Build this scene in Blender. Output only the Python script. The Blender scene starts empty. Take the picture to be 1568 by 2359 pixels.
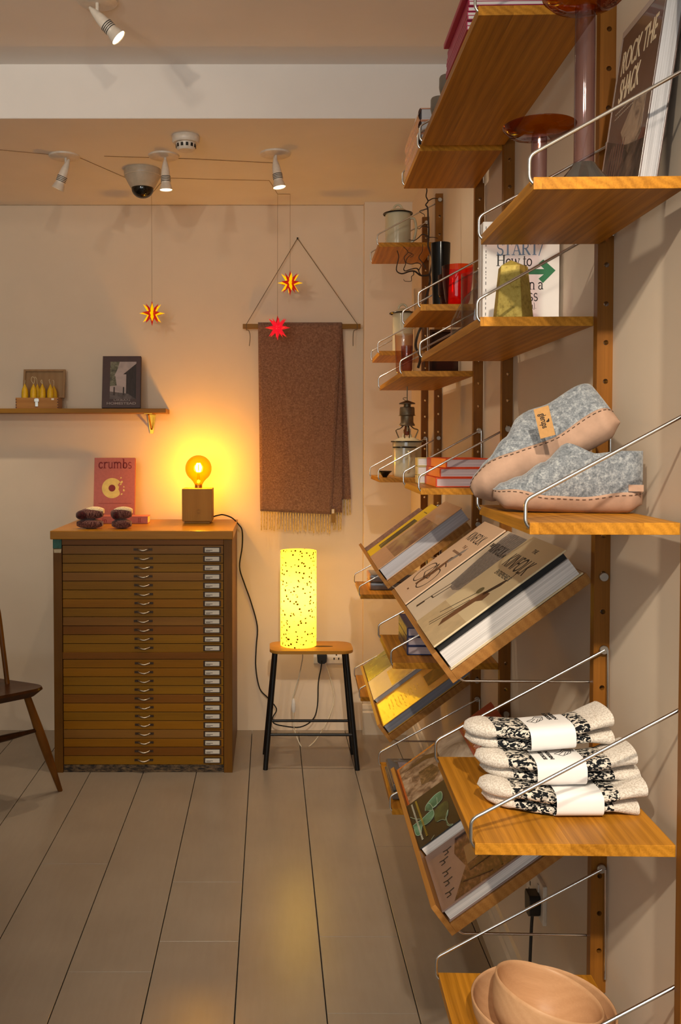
import bpy, bmesh, math, random
from mathutils import Vector, Matrix, Euler

# ------------------------------------------------------------------ camera, world, lights, exposure
SC = bpy.context.scene
COL = SC.collection
F_PX, CX, HZ, EYE = 2150.0, 621.0, 1018.0, 1.385          # focal length in px of the 1568x2359 frame
PITCH = math.atan(F_PX / 68000.0)
CY = HZ + F_PX * math.tan(PITCH)

cam_d = bpy.data.cameras.new('camera')
cam = bpy.data.objects.new('camera', cam_d)
COL.objects.link(cam)
cam.location = (0, 0, EYE)
cam.rotation_euler = (math.pi / 2 - PITCH, 0, 0)
cam_d.sensor_fit = 'HORIZONTAL'
cam_d.sensor_width = 36.0
cam_d.lens = F_PX * 36.0 / 1568.0
cam_d.shift_x = (784.0 - CX) / 1568.0
cam_d.shift_y = -(1179.5 - CY) / 1568.0
cam_d.clip_start = 0.05
SC.camera = cam

world = bpy.data.worlds.new('world')
SC.world = world
world.use_nodes = True
wb = world.node_tree.nodes['Background']
wb.inputs[0].default_value = (0.75, 0.87, 1.0, 1)
wb.inputs[1].default_value = 0.6

VS = SC.view_settings
SC.display_settings.display_device = 'sRGB'
VS.view_transform = 'Standard'
VS.look = 'None'
VS.exposure = 0.0
VS.gamma = 1.0
VS.use_curve_mapping = False
SC.cycles.use_denoising = True
SC.cycles.max_bounces = 8
SC.cycles.diffuse_bounces = 4
SC.cycles.glossy_bounces = 3
SC.cycles.transmission_bounces = 6
SC.cycles.transparent_max_bounces = 16
SC.cycles.sample_clamp_indirect = 4.0
SC.cycles.caustics_reflective = False
SC.cycles.caustics_refractive = False


def lamp(name, kind, loc, energy, color, target=None, **kw):
    d = bpy.data.lights.new(name, kind)
    d.energy = energy
    d.color = color
    for k, v in kw.items():
        setattr(d, k, v)
    o = bpy.data.objects.new(name, d)
    COL.objects.link(o)
    o.location = loc
    if target is not None:
        o.rotation_euler = (Vector(target) - Vector(loc)).to_track_quat('-Z', 'Y').to_euler()
    return o


# daylight through the shop window in the front wall, behind the camera
lamp('window_daylight', 'AREA', (-1.1, -2.66, 1.45), 66, (0.90, 0.96, 1.0), target=(-1.1, 0.4, 5.2),
     shape='RECTANGLE', size=3.0, size_y=2.0)
# spotlights of the front room, unseen and without fittings
for k, (lx, ly, tx, ty, tz, e) in enumerate(((0.10, -0.85, 0.42, 1.3, 1.15, 235), (-0.55, -0.6, 0.45, 1.6, 0.8, 130),
                                            (-1.3, 0.6, -1.0, 3.27, 2.62, 34), (0.1, 0.3, -0.3, 3.27, 2.62, 26),  # pair added to brighten the ceiling step, hung low so shadows miss it
                                            (-0.9, 1.7, -0.7, 4.4, 1.75, 9))):
    lamp('unseen_spot', 'SPOT', (lx, ly, 2.62 if tz < 2 else 2.34), e, (1.0, 0.86, 0.68), target=(tx, ty, tz),
         spot_size=math.radians(48 if e > 100 else 70), spot_blend=0.8, shadow_soft_size=0.035)


WALL_TURN = math.atan(0.0274)      # the right wall is not quite square to the floor boards
TURN = [0.0]


def ray(px, py):
    dx, dy = (px - CX) / F_PX, (py - CY) / F_PX
    s, c = math.sin(PITCH), math.cos(PITCH)
    v = Vector((dx, c - s * dy, -s - c * dy))
    if TURN[0]:
        v.rotate(Matrix.Rotation(TURN[0], 3, 'Z'))
    return v


def begin_wall():
    """from here on x runs off the right wall and y along it"""
    TURN[0] = WALL_TURN
    return set(SC.objects)


def end_wall(before):
    TURN[0] = 0.0
    M = Matrix.Rotation(-WALL_TURN, 4, 'Z')
    for o in SC.objects:
        if o not in before and o.parent is None:
            o.matrix_basis = M @ o.matrix_basis


def at(px, py, Y):
    d = ray(px, py)
    return Vector((0, 0, EYE)) + d * (Y / d.y)


def at_z(px, py, Z):
    d = ray(px, py)
    return Vector((0, 0, EYE)) + d * ((Z - EYE) / d.z)


def at_x(px, py, X):
    d = ray(px, py)
    return Vector((0, 0, EYE)) + d * (X / d.x)


# ------------------------------------------------------------------ materials
def lin(h):
    if isinstance(h, str):
        h = h.lstrip('#')
        c = [int(h[i:i + 2], 16) / 255 for i in (0, 2, 4)]
    else:
        c = list(h)
    return tuple((v / 12.92 if v <= 0.04045 else ((v + 0.055) / 1.055) ** 2.4) for v in c) + (1.0,)


class NT:
    def __init__(s, name):
        s.m = bpy.data.materials.new(name)
        s.m.use_nodes = True
        s.t = s.m.node_tree
        s.b = s.t.nodes['Principled BSDF']
        s.out = s.t.nodes['Material Output']

    def n(s, typ, **kw):
        nd = s.t.nodes.new(typ)
        for k, v in kw.items():
            if k.startswith('i_'):
                nd.inputs[k[2:]].default_value = v
            else:
                setattr(nd, k, v)
        return nd

    def l(s, a, b):
        s.t.links.new(a, b)

    def math(s, op, a, b=None):
        nd = s.n('ShaderNodeMath', operation=op)
        for i, v in enumerate((a, b)):
            if v is None:
                continue
            if hasattr(v, 'links'):
                s.l(v, nd.inputs[i])
            else:
                nd.inputs[i].default_value = v
        return nd.outputs[0]

    def mix(s, fac, a, b, blend='MIX'):
        nd = s.n('ShaderNodeMix', data_type='RGBA', blend_type=blend)
        for sock, v in ((nd.inputs[0], fac), (nd.inputs[6], a), (nd.inputs[7], b)):
            if hasattr(v, 'links'):
                s.l(v, sock)
            elif isinstance(v, (int, float)):
                sock.default_value = v
            else:
                sock.default_value = v
        return nd.outputs[2]

    def coords(s, scale=(1, 1, 1), kind='Object', rot=(0, 0, 0)):
        tc = s.n('ShaderNodeTexCoord')
        mp = s.n('ShaderNodeMapping')
        mp.inputs['Scale'].default_value = scale
        mp.inputs['Rotation'].default_value = rot
        s.l(tc.outputs[kind], mp.inputs[0])
        return mp.outputs[0]

    def noise(s, vec, scale=1.0, detail=3.0, rough=0.55, dist=0.0):
        nd = s.n('ShaderNodeTexNoise')
        nd.inputs['Scale'].default_value = scale
        nd.inputs['Detail'].default_value = detail
        nd.inputs['Roughness'].default_value = rough
        nd.inputs['Distortion'].default_value = dist
        s.l(vec, nd.inputs['Vector'])
        return nd.outputs['Fac']

    def ramp(s, fac, stops):
        nd = s.n('ShaderNodeValToRGB')
        el = nd.color_ramp.elements
        while len(el) < len(stops):
            el.new(0.5)
        for e, (p, c) in zip(el, stops):
            e.position = p
            e.color = c
        s.l(fac, nd.inputs[0])
        return nd.outputs[0]

    def bump(s, h, strength=0.2, dist=0.01):
        nd = s.n('ShaderNodeBump')
        nd.inputs['Strength'].default_value = strength
        nd.inputs['Distance'].default_value = dist
        s.l(h, nd.inputs['Height'])
        s.l(nd.outputs[0], s.b.inputs['Normal'])


MATS = {}


def plain(name, col, rough=0.5, metal=0.0, var=0.06, scale=40.0, bump=0.0, spec=0.5, coat=0.0):
    if name in MATS:
        return MATS[name]
    t = NT(name)
    c = lin(col)
    f = t.noise(t.coords(), scale, 3)
    d = tuple(max(0, v * (1 - var * 2)) for v in c[:3]) + (1,)
    e = tuple(min(1, v * (1 + var * 2)) for v in c[:3]) + (1,)
    t.l(t.ramp(f, ((0.25, d), (0.75, e))), t.b.inputs['Base Color'])
    t.b.inputs['Roughness'].default_value = rough
    t.b.inputs['Metallic'].default_value = metal
    t.b.inputs['Specular IOR Level'].default_value = spec
    t.b.inputs['Coat Weight'].default_value = coat
    if bump:
        t.bump(f, bump, 0.004)
    MATS[name] = t.m
    return t.m


def wood(name, dark, light, axis='y', stave=0.0, stave_axis='x', rough=0.42, ring=26.0, contrast=1.0, var=0.35):
    t = NT(name)
    ax = 'xyz'.index(axis)
    tc = t.n('ShaderNodeTexCoord')
    vec = tc.outputs['Object']
    sep = t.n('ShaderNodeSeparateXYZ')
    t.l(vec, sep.inputs[0])
    stv = None
    if stave:
        fl = t.math('FLOOR', t.math('DIVIDE', sep.outputs['XYZ'.index(stave_axis.upper())], stave))
        wn = t.n('ShaderNodeTexWhiteNoise', noise_dimensions='1D')
        t.l(fl, wn.inputs['W'])
        stv = wn.outputs['Value']
        off = t.n('ShaderNodeVectorMath', operation='MULTIPLY')
        t.l(wn.outputs['Color'], off.inputs[0])
        off.inputs[1].default_value = (3, 3, 3)
        ad = t.n('ShaderNodeVectorMath', operation='ADD')
        t.l(vec, ad.inputs[0])
        t.l(off.outputs[0], ad.inputs[1])
        vec = ad.outputs[0]
    sc = [1.0, 1.0, 1.0]
    sc[ax] = 0.09
    mp = t.n('ShaderNodeMapping')
    mp.inputs['Scale'].default_value = sc
    t.l(vec, mp.inputs[0])
    big = t.noise(mp.outputs[0], 9, 2, 0.5)
    wv = t.n('ShaderNodeTexWave', wave_type='RINGS', rings_direction='XYZ'[ax], wave_profile='SIN')
    wv.inputs['Scale'].default_value = ring
    wv.inputs['Distortion'].default_value = 5.0
    wv.inputs['Detail'].default_value = 2.5
    wv.inputs['Detail Scale'].default_value = 1.1
    t.l(mp.outputs[0], wv.inputs['Vector'])
    mp2 = t.n('ShaderNodeMapping')
    sc2 = [420.0, 420.0, 420.0]
    sc2[ax] = 9.0
    mp2.inputs['Scale'].default_value = sc2
    t.l(vec, mp2.inputs[0])
    fib = t.noise(mp2.outputs[0], 1, 2, 0.6)
    f = t.math('ADD', t.math('MULTIPLY', wv.outputs['Fac'], 0.16 * contrast), t.math('MULTIPLY', big, 0.62 * contrast))
    f = t.math('ADD', f, t.math('MULTIPLY', fib, 0.40 * contrast))
    f = t.math('SUBTRACT', f, 0.59 * contrast - 0.5)
    col = t.ramp(f, ((0.12, lin(dark)), (0.88, lin(light))))
    if stv is not None:
        v = t.math('ADD', t.math('MULTIPLY', stv, var), 1.0 - var / 2)
        hv = t.n('ShaderNodeHueSaturation')
        t.l(v, hv.inputs['Value'])
        t.l(col, hv.inputs['Color'])
        col = hv.outputs[0]
    t.l(col, t.b.inputs['Base Color'])
    t.b.inputs['Roughness'].default_value = rough
    t.b.inputs['Specular IOR Level'].default_value = 0.18
    t.bump(f, 0.12, 0.002)
    MATS[name] = t.m
    return t.m


def glass(name, tint, edge, gloss=0.9, facing=0.55):
    """thin-walled tinted glass: tinted see-through walls that darken at grazing view, with a clear reflection"""
    t = NT(name)
    lw = t.n('ShaderNodeLayerWeight')
    lw.inputs[0].default_value = facing
    tr = t.n('ShaderNodeBsdfTransparent')
    t.l(t.mix(lw.outputs['Facing'], lin(tint), lin(edge)), tr.inputs[0])
    gl = t.n('ShaderNodeBsdfGlossy')
    gl.inputs['Roughness'].default_value = 0.03
    gl.inputs['Color'].default_value = (gloss, gloss, gloss, 1)
    lw2 = t.n('ShaderNodeLayerWeight')
    lw2.inputs[0].default_value = 0.5
    fr = t.math('ADD', t.math('MULTIPLY', t.math('POWER', lw2.outputs['Facing'], 4.0), 0.45), 0.035)
    mx = t.n('ShaderNodeMixShader')
    t.l(fr, mx.inputs[0])
    t.l(tr.outputs[0], mx.inputs[1])
    t.l(gl.outputs[0], mx.inputs[2])
    t.l(mx.outputs[0], t.out.inputs[0])
    MATS[name] = t.m
    return t.m


def emit(name, col, strength, col2=None):
    t = NT(name)
    t.b.inputs['Base Color'].default_value = lin(col)
    t.b.inputs['Emission Color'].default_value = lin(col)
    t.b.inputs['Emission Strength'].default_value = strength
    MATS[name] = t.m
    return t.m


def pages(name='pages_white', col='#e8e2de'):
    t = NT(name)
    f = t.noise(t.coords((3, 3, 900)), 1, 2, 0.6)
    c = lin(col)
    d = tuple(v * 0.62 for v in c[:3]) + (1,)
    t.l(t.ramp(f, ((0.3, d), (0.62, c))), t.b.inputs['Base Color'])
    t.b.inputs['Roughness'].default_value = 0.8
    t.bump(f, 0.3, 0.001)
    return t.m


def photo(name, cols, scale=9.0, detail=4.0, rough=0.6, stretch=(1, 1, 1), dist=1.0, coat=0.0):
    """a printed picture: blotches of the given colours, darkest first"""
    t = NT(name)
    f = t.noise(t.coords(stretch), scale, detail, 0.6, dist)
    n = len(cols)
    t.l(t.ramp(f, [(0.28 + 0.44 * i / max(1, n - 1), lin(c)) for i, c in enumerate(cols)]), t.b.inputs['Base Color'])
    t.b.inputs['Roughness'].default_value = rough
    t.b.inputs['Coat Weight'].default_value = coat
    t.b.inputs['Coat Roughness'].default_value = 0.06
    return t.m


OAK = wood('oiled_oak', '#724204', '#d8942e', 'y', stave=0.047, stave_axis='x')
OAKZ = wood('oiled_oak_upright', '#663c10', '#976022', 'z')
OAKR = wood('oiled_oak_rack', '#7d4e1e', '#ba8446', 'x', ring=20)
STEEL = plain('brushed_steel_wire', '#d8d8d6', 0.22, 1.0, 0.02)
BOLT = plain('steel_bolt', '#b5b2ac', 0.35, 1.0, 0.03)
DARK = plain('dark_slot', '#15100c', 0.7)
PAGES = pages()
PAGES_W = pages('pages_grey', '#c9c4c4')
WHITE = plain('white_plastic', '#e6dfd6', 0.4)
BLACK = plain('black_plastic', '#17130f', 0.45)
INK = plain('black_ink', '#1a1716', 0.6)


# ------------------------------------------------------------------ geometry helpers
def finish(name, bm, mat, parent=None, smooth=False, matrix=None, mats=None):
    me = bpy.data.meshes.new(name)
    bm.normal_update()
    bm.to_mesh(me)
    bm.free()
    for m in (mats or [mat]):
        me.materials.append(m)
    if smooth:
        for p in me.polygons:
            p.use_smooth = True
        if hasattr(me, 'set_sharp_from_angle'):
            me.set_sharp_from_angle(angle=math.radians(smooth if smooth > 1 else 50))
    o = bpy.data.objects.new(name, me)
    COL.objects.link(o)
    if parent is not None:
        o.parent = parent
    if matrix is not None:
        o.matrix_basis = matrix
    return o


def tag(o, label=None, cat=None, group=None, kind=None):
    if label:
        o['label'] = label
    if cat:
        o['category'] = cat
    if group:
        o['group'] = group
    if kind:
        o['kind'] = kind
    return o


def thing(name, label, cat, matrix=None, group=None):
    o = bpy.data.objects.new(name, None)
    COL.objects.link(o)
    o.empty_display_size = 0.05
    if matrix is not None:
        o.matrix_basis = matrix if isinstance(matrix, Matrix) else Matrix.Translation(matrix)
    return tag(o, label, cat, group)


def frame(origin, ux, uy):
    ux = Vector(ux).normalized()
    uy = Vector(uy)
    uy = (uy - ux * uy.dot(ux)).normalized()
    uz = ux.cross(uy)
    m = Matrix.Identity(4)
    for i, v in enumerate((ux, uy, uz)):
        for r in range(3):
            m[r][i] = v[r]
    for r in range(3):
        m[r][3] = origin[r]
    return m


def box(bm, x0, x1, y0, y1, z0, z1, bevel=0.0, mi=0):
    vs = [bm.verts.new((x, y, z)) for z in (z0, z1) for y in (y0, y1) for x in (x0, x1)]
    fs = []
    for idx in ((0, 2, 3, 1), (4, 5, 7, 6), (0, 1, 5, 4), (2, 6, 7, 3), (0, 4, 6, 2), (1, 3, 7, 5)):
        f = bm.faces.new([vs[i] for i in idx])
        f.material_index = mi
        fs.append(f)
    if bevel:
        es = list({e for f in fs for e in f.edges})
        bmesh.ops.bevel(bm, geom=es, offset=bevel, segments=2, profile=0.6, affect='EDGES', clamp_overlap=True)
    return vs


def boxes(*bs, bevel=0.0):
    bm = bmesh.new()
    for b in bs:
        box(bm, *b, bevel=bevel)
    return bm


def poly(bm, pts, z0, z1, mi=0):
    """extruded polygon in the xy plane"""
    lo = [bm.verts.new((p[0], p[1], z0)) for p in pts]
    hi = [bm.verts.new((p[0], p[1], z1)) for p in pts]
    n = len(pts)
    fs = [bm.faces.new(hi), bm.faces.new(lo[::-1])]
    for i in range(n):
        fs.append(bm.faces.new((lo[i], lo[(i + 1) % n], hi[(i + 1) % n], hi[i])))
    for f in fs:
        f.material_index = mi
    return fs


def lathe(bm, prof, seg=32, center=(0, 0, 0), close=False, mi=0):
    """profile of (r, z) turned about z"""
    rings = []
    c = Vector(center)
    for r, z in prof:
        if r < 1e-6:
            rings.append([bm.verts.new(c + Vector((0, 0, z)))])
        else:
            rings.append([bm.verts.new(c + Vector((r * math.cos(a), r * math.sin(a), z)))
                          for a in (2 * math.pi * k / seg for k in range(seg))])
    pairs = list(zip(rings, rings[1:]))
    if close:
        pairs.append((rings[-1], rings[0]))
    for a, b in pairs:
        for k in range(seg):
            k2 = (k + 1) % seg
            if len(a) == 1 and len(b) == 1:
                continue
            if len(a) == 1:
                f = bm.faces.new((a[0], b[k2], b[k]))
            elif len(b) == 1:
                f = bm.faces.new((a[k], a[k2], b[0]))
            else:
                f = bm.faces.new((a[k], a[k2], b[k2], b[k]))
            f.material_index = mi
    return bm


def tube(bm, pts, r, seg=8, radii=None, cap=True, mi=0):
    pts = [Vector(p) for p in pts]
    n = len(pts)
    rings = []
    up = None
    for i, p in enumerate(pts):
        if i == 0:
            d = pts[1] - p
        elif i == n - 1:
            d = p - pts[i - 1]
        else:
            d = (pts[i + 1] - p).normalized() + (p - pts[i - 1]).normalized()
        d = d.normalized() if d.length > 1e-9 else Vector((0, 0, 1))
        if up is None:
            up = d.orthogonal().normalized()
        up = (up - d * up.dot(d))
        up = up.normalized() if up.length > 1e-6 else d.orthogonal().normalized()
        sd = d.cross(up)
        rr = radii[i] if radii else r
        rings.append([bm.verts.new(p + (up * math.cos(a) + sd * math.sin(a)) * rr)
                      for a in (2 * math.pi * k / seg for k in range(seg))])
    for a, b in zip(rings, rings[1:]):
        for k in range(seg):
            f = bm.faces.new((a[k], a[(k + 1) % seg], b[(k + 1) % seg], b[k]))
            f.material_index = mi
    if cap:
        bm.faces.new(rings[0][::-1]).material_index = mi
        bm.faces.new(rings[-1]).material_index = mi
    return bm


def round_path(pts, r, n=5):
    """fillet the corners of a polyline"""
    pts = [Vector(p) for p in pts]
    out = [pts[0]]
    for a, b, c in zip(pts, pts[1:], pts[2:]):
        d1, d2 = (a - b), (c - b)
        rr = min(r, d1.length * 0.49, d2.length * 0.49)
        p0, p2 = b + d1.normalized() * rr, b + d2.normalized() * rr
        for k in range(n + 1):
            t = k / n
            out.append(p0 * (1 - t) ** 2 + b * 2 * t * (1 - t) + p2 * t * t)
    out.append(pts[-1])
    return out


def smooth_path(pts, n=6):
    pts = [Vector(p) for p in pts]
    P = [pts[0]] + pts + [pts[-1]]
    out = []
    for i in range(1, len(P) - 2):
        p0, p1, p2, p3 = P[i - 1:i + 3]
        for k in range(n):
            t = k / n
            out.append(0.5 * ((2 * p1) + (p2 - p0) * t + (2 * p0 - 5 * p1 + 4 * p2 - p3) * t * t
                              + (3 * p1 - p0 - 3 * p2 + p3) * t ** 3))
    out.append(pts[-1])
    return out


def quad_sheet(bm, rows):
    """grid of points -> faces"""
    vs = [[bm.verts.new(p) for p in r] for r in rows]
    for a, b in zip(vs, vs[1:]):
        for k in range(len(a) - 1):
            bm.faces.new((a[k], a[k + 1], b[k + 1], b[k]))
    return vs


def words(parent, s, x, y, z, size, mat, name='lettering', width=None, align='LEFT', shear=0.0, rot=0.0, depth=0.0002, bold=0.0):
    """flat lettering in the parent's local xy plane; width squeezes it to that many metres"""
    cu = bpy.data.curves.new(name, 'FONT')
    cu.body = s
    cu.size = size
    cu.align_x = align
    cu.shear = shear
    cu.extrude = depth
    cu.offset = bold
    tmp = bpy.data.objects.new(name, cu)
    COL.objects.link(tmp)
    bpy.context.view_layer.update()
    dg = bpy.context.evaluated_depsgraph_get()
    me = bpy.data.meshes.new_from_object(tmp.evaluated_get(dg))
    COL.objects.unlink(tmp)
    bpy.data.objects.remove(tmp)
    me.materials.clear()
    me.materials.append(mat)
    xs = [v.co.x for v in me.vertices]
    sx = 1.0
    if width and xs:
        sx = width / max(1e-6, max(xs) - min(xs))
    me.transform(Matrix.Translation((x, y, z)) @ Matrix.Rotation(rot, 4, 'Z') @ Matrix.Diagonal((sx, 1, 1, 1)))
    o = bpy.data.objects.new(name, me)
    COL.objects.link(o)
    o.parent = parent
    return o


def decal(parent, pts, z, mat, name='cover_print', h=0.0003):
    bm = bmesh.new()
    poly(bm, pts, z, z + h)
    return finish(name, bm, mat, parent)


def rect(x0, y0, x1, y1):
    return [(x0, y0), (x1, y0), (x1, y1), (x0, y1)]


def blob(cx, cy, rx, ry, n=20, a0=0.0, a1=2 * math.pi, rot=0.0, j=0.0, rnd=None):
    pts = []
    for k in range(n):
        a = a0 + (a1 - a0) * k / n
        s = 1 + (rnd.uniform(-j, j) if rnd else 0)
        x, y = rx * math.cos(a) * s, ry * math.sin(a) * s
        pts.append((cx + x * math.cos(rot) - y * math.sin(rot), cy + x * math.sin(rot) + y * math.cos(rot)))
    return pts


def stroke(pts, w):
    """a ribbon polygon following a polyline"""
    pts = [Vector((p[0], p[1], 0)) for p in pts]
    L, R = [], []
    for i, p in enumerate(pts):
        d = (pts[min(i + 1, len(pts) - 1)] - pts[max(i - 1, 0)]).normalized()
        nrm = Vector((-d.y, d.x, 0)) * w / 2
        L.append((p + nrm)[:2])
        R.append((p - nrm)[:2])
    return L + R[::-1]


def strokes(parent, lines, w, z, mat, name='cover_print', h=0.0003):
    bm = bmesh.new()
    for ln in lines:
        for a, b in zip(ln, ln[1:]):
            poly(bm, stroke([a, b], w), z, z + h)
    return finish(name, bm, mat, parent)


def book(name, label, M, w, h, t, cover, cat='book', group=None, page=None, board=0.0025, over=0.003, spine=None, round_spine=False):
    """local frame: x from the spine, y up the cover, z through the thickness; front cover at z = t"""
    r = thing(name, label, cat, M, group)
    bm = boxes((0, w, 0, h, 0, board), (0, w, 0, h, t - board, t), bevel=min(0.0008, board * 0.3))
    if not round_spine:
        box(bm, -0.0005, board, 0, h, board * 0.9, t - board * 0.9)
    else:
        n = 8
        rows = []
        for k in range(n + 1):
            a = math.pi * k / n
            rows.append([Vector((-0.22 * t * math.sin(a), y, t / 2 - t / 2 * math.cos(a))) for y in (0, h)])
        quad_sheet(bm, rows)
    finish('cover', bm, cover, r)
    bm = boxes((board, w - over, over, h - over, board, t - board))
    finish('pages', bm, page or PAGES, r)
    return r


# ------------------------------------------------------------------ the room
CREAM = plain('cream_wall_paint', '#e3d1ba', 0.75, var=0.012, scale=6, bump=0.05)
CEILM = plain('ceiling_paint', '#ebe4de', 0.8, var=0.015, scale=4, bump=0.05)
SKIRT = plain('cream_gloss_paint', '#d9cfbf', 0.45, var=0.012, scale=10)


def floor_paint():
    t = NT('grey_floor_paint')
    v = t.coords((1, 1, 1))
    n1 = t.noise(v, 3.5, 4)
    n2 = t.noise(t.coords((70, 8, 70)), 1, 3)
    f = t.math('ADD', t.math('MULTIPLY', n1, 0.7), t.math('MULTIPLY', n2, 0.3))
    t.l(t.ramp(f, ((0.3, lin('#877a6c')), (0.7, lin('#948778')))), t.b.inputs['Base Color'])
    t.l(t.math('ADD', t.math('MULTIPLY', n1, 0.04), 0.27), t.b.inputs['Roughness'])
    t.b.inputs['Specular IOR Level'].default_value = 0.6
    t.bump(n2, 0.06, 0.002)
    return t.m


FLOORM = floor_paint()
BACK_Y = 4.447
CEIL_Z = at(400, 472, BACK_Y).z
STEP_Y = at_z(420, 273, CEIL_Z).y
UP_Z = at(420, 148, STEP_Y).z
LEFT_X, FRONT_Y = -3.4, -2.6


XWL = 0.5448


def XW(y):
    return XWL


floor = finish('floor', boxes((LEFT_X, 0.85, FRONT_Y, BACK_Y + 0.1, -0.08, -0.02)), DARK)
tag(floor, kind='structure')
rnd = random.Random(7)
joints = {-2: [2239], -1: [2031.6, 2168.8], 1: [2158, 2335], 0: [], -3: [1990], 2: [1950]}
for k in range(-15, 4):
    xa, xb = -0.0846 + 0.2224 * k, -0.0846 + 0.2224 * (k + 1)
    cuts = [FRONT_Y, BACK_Y]
    if k in joints:
        cuts += [at_z(621, y, 0).y for y in joints[k]]
    else:
        cuts += [rnd.uniform(0.5, 3.8)]
    cuts = sorted(cuts)
    for ya, yb in zip(cuts, cuts[1:]):
        xe = min(xb, 0.76)
        finish('plank', boxes((xa + 0.0013, xe - 0.0013, ya + 0.0006, yb - 0.0006, -0.02, 0.0), bevel=0.0012), FLOORM, floor)

wb_ = finish('wall_back', boxes((LEFT_X, 0.85, BACK_Y, BACK_Y + 0.1, -0.05, CEIL_Z + 0.4)), CREAM)
tag(wb_, kind='structure')
# vertical board seam left of the boxed-in strip, and the strip itself
px_l = at(838, 1000, 4.392).x
tag(finish('trim_1', boxes((px_l, 0.78, 4.392, BACK_Y + 0.005, 0, CEIL_Z), bevel=0.002), CREAM), kind='structure')
W0 = begin_wall()
tag(finish('wall_right', boxes((XWL, XWL + 0.12, FRONT_Y - 0.05, BACK_Y + 0.05, -0.05, CEIL_Z + 0.4)), CREAM), kind='structure')
end_wall(W0)
tag(finish('wall_left', boxes((LEFT_X - 0.1, LEFT_X, FRONT_Y, BACK_Y, -0.05, CEIL_Z + 0.4)), CREAM), kind='structure')
tag(finish('wall_front', boxes((LEFT_X, -2.6, FRONT_Y - 0.1, FRONT_Y, -0.05, 3), (0.4, 0.85, FRONT_Y - 0.1, FRONT_Y, -0.05, 3),
                               (-2.6, 0.4, FRONT_Y - 0.1, FRONT_Y, -0.05, 0.45), (-2.6, 0.4, FRONT_Y - 0.1, FRONT_Y, 2.45, 3)),
           CREAM), kind='structure')
win = tag(finish('window_1', boxes((-2.6, 0.4, FRONT_Y - 0.07, FRONT_Y - 0.02, 0.45, 0.50), (-2.6, 0.4, FRONT_Y - 0.07, FRONT_Y - 0.02, 2.40, 2.45),
                                   (-2.6, -2.55, FRONT_Y - 0.07, FRONT_Y - 0.02, 0.5, 2.4), (0.35, 0.4, FRONT_Y - 0.07, FRONT_Y - 0.02, 0.5, 2.4),
                                   (-1.13, -1.07, FRONT_Y - 0.07, FRONT_Y - 0.02, 0.5, 2.4)), SKIRT), kind='structure')
finish('pane', boxes((-2.55, -1.13, FRONT_Y - 0.05, FRONT_Y - 0.044, 0.5, 2.4)), glass('window_glass', '#f6faf8', '#dfe8e4'), win)
finish('pane', boxes((-1.07, 0.35, FRONT_Y - 0.05, FRONT_Y - 0.044, 0.5, 2.4)), MATS['window_glass'], win)
ceil = tag(finish('ceiling', boxes((LEFT_X, 0.85, STEP_Y, BACK_Y + 0.1, CEIL_Z, UP_Z + 0.12), bevel=0.004), CEILM), kind='structure')
tag(finish('ceiling', boxes((LEFT_X, 0.85, FRONT_Y - 0.1, STEP_Y + 0.05, UP_Z, UP_Z + 0.12)), CEILM), kind='structure')
# thin dark crack line along the top of the back wall, hairline board seams
tag(finish('trim_2', boxes((LEFT_X, px_l, BACK_Y - 0.003, BACK_Y + 0.002, CEIL_Z - 0.003, CEIL_Z + 0.002)), plain('caulk_line', '#b8a488', 0.8)), kind='structure')


def skirting(name, pts):
    """(x, y) foot line -> 14 cm board with a stepped top, pushed to the left of the line"""
    bm = bmesh.new()
    for (x0, y0), (x1, y1) in zip(pts, pts[1:]):
        d = Vector((x1 - x0, y1 - y0, 0)).normalized()
        nrm = Vector((-d.y, d.x, 0))
        prof = ((0, 0), (0.019, 0), (0.019, 0.105), (0.013, 0.112), (0.013, 0.122), (0.007, 0.138), (0, 0.142))
        rows = []
        for p in ((x0, y0), (x1, y1)):
            rows.append([Vector((p[0], p[1], 0)) + nrm * o + Vector((0, 0, z)) for o, z in prof])
        a = [bm.verts.new(v) for v in rows[0]]
        b = [bm.verts.new(v) for v in rows[1]]
        for k in range(len(prof)):
            k2 = (k + 1) % len(prof)
            bm.faces.new((a[k], a[k2], b[k2], b[k]))
        bm.faces.new(a)
        bm.faces.new(b[::-1])
    bmesh.ops.recalc_face_normals(bm, faces=bm.faces)
    return tag(finish(name, bm, SKIRT), kind='structure')


W0 = begin_wall()
skirting('baseboard_right', [(XWL, FRONT_Y), (XWL, 4.405)])
end_wall(W0)
skirting('baseboard_back', [(0.68, 4.392), (px_l - 0.004, 4.392)])

# ------------------------------------------------------------------ the shelf system on the right wall
W0 = begin_wall()
ZP, AP, BP, CP, DP, EP = 1.246, 1.6246, 2.360, 2.735, 3.496, 3.857      # near faces of the uprights
PT, PW = 0.02, 0.027                                                # upright: thickness along the wall, depth off it
HOLE = 0.0664


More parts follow.
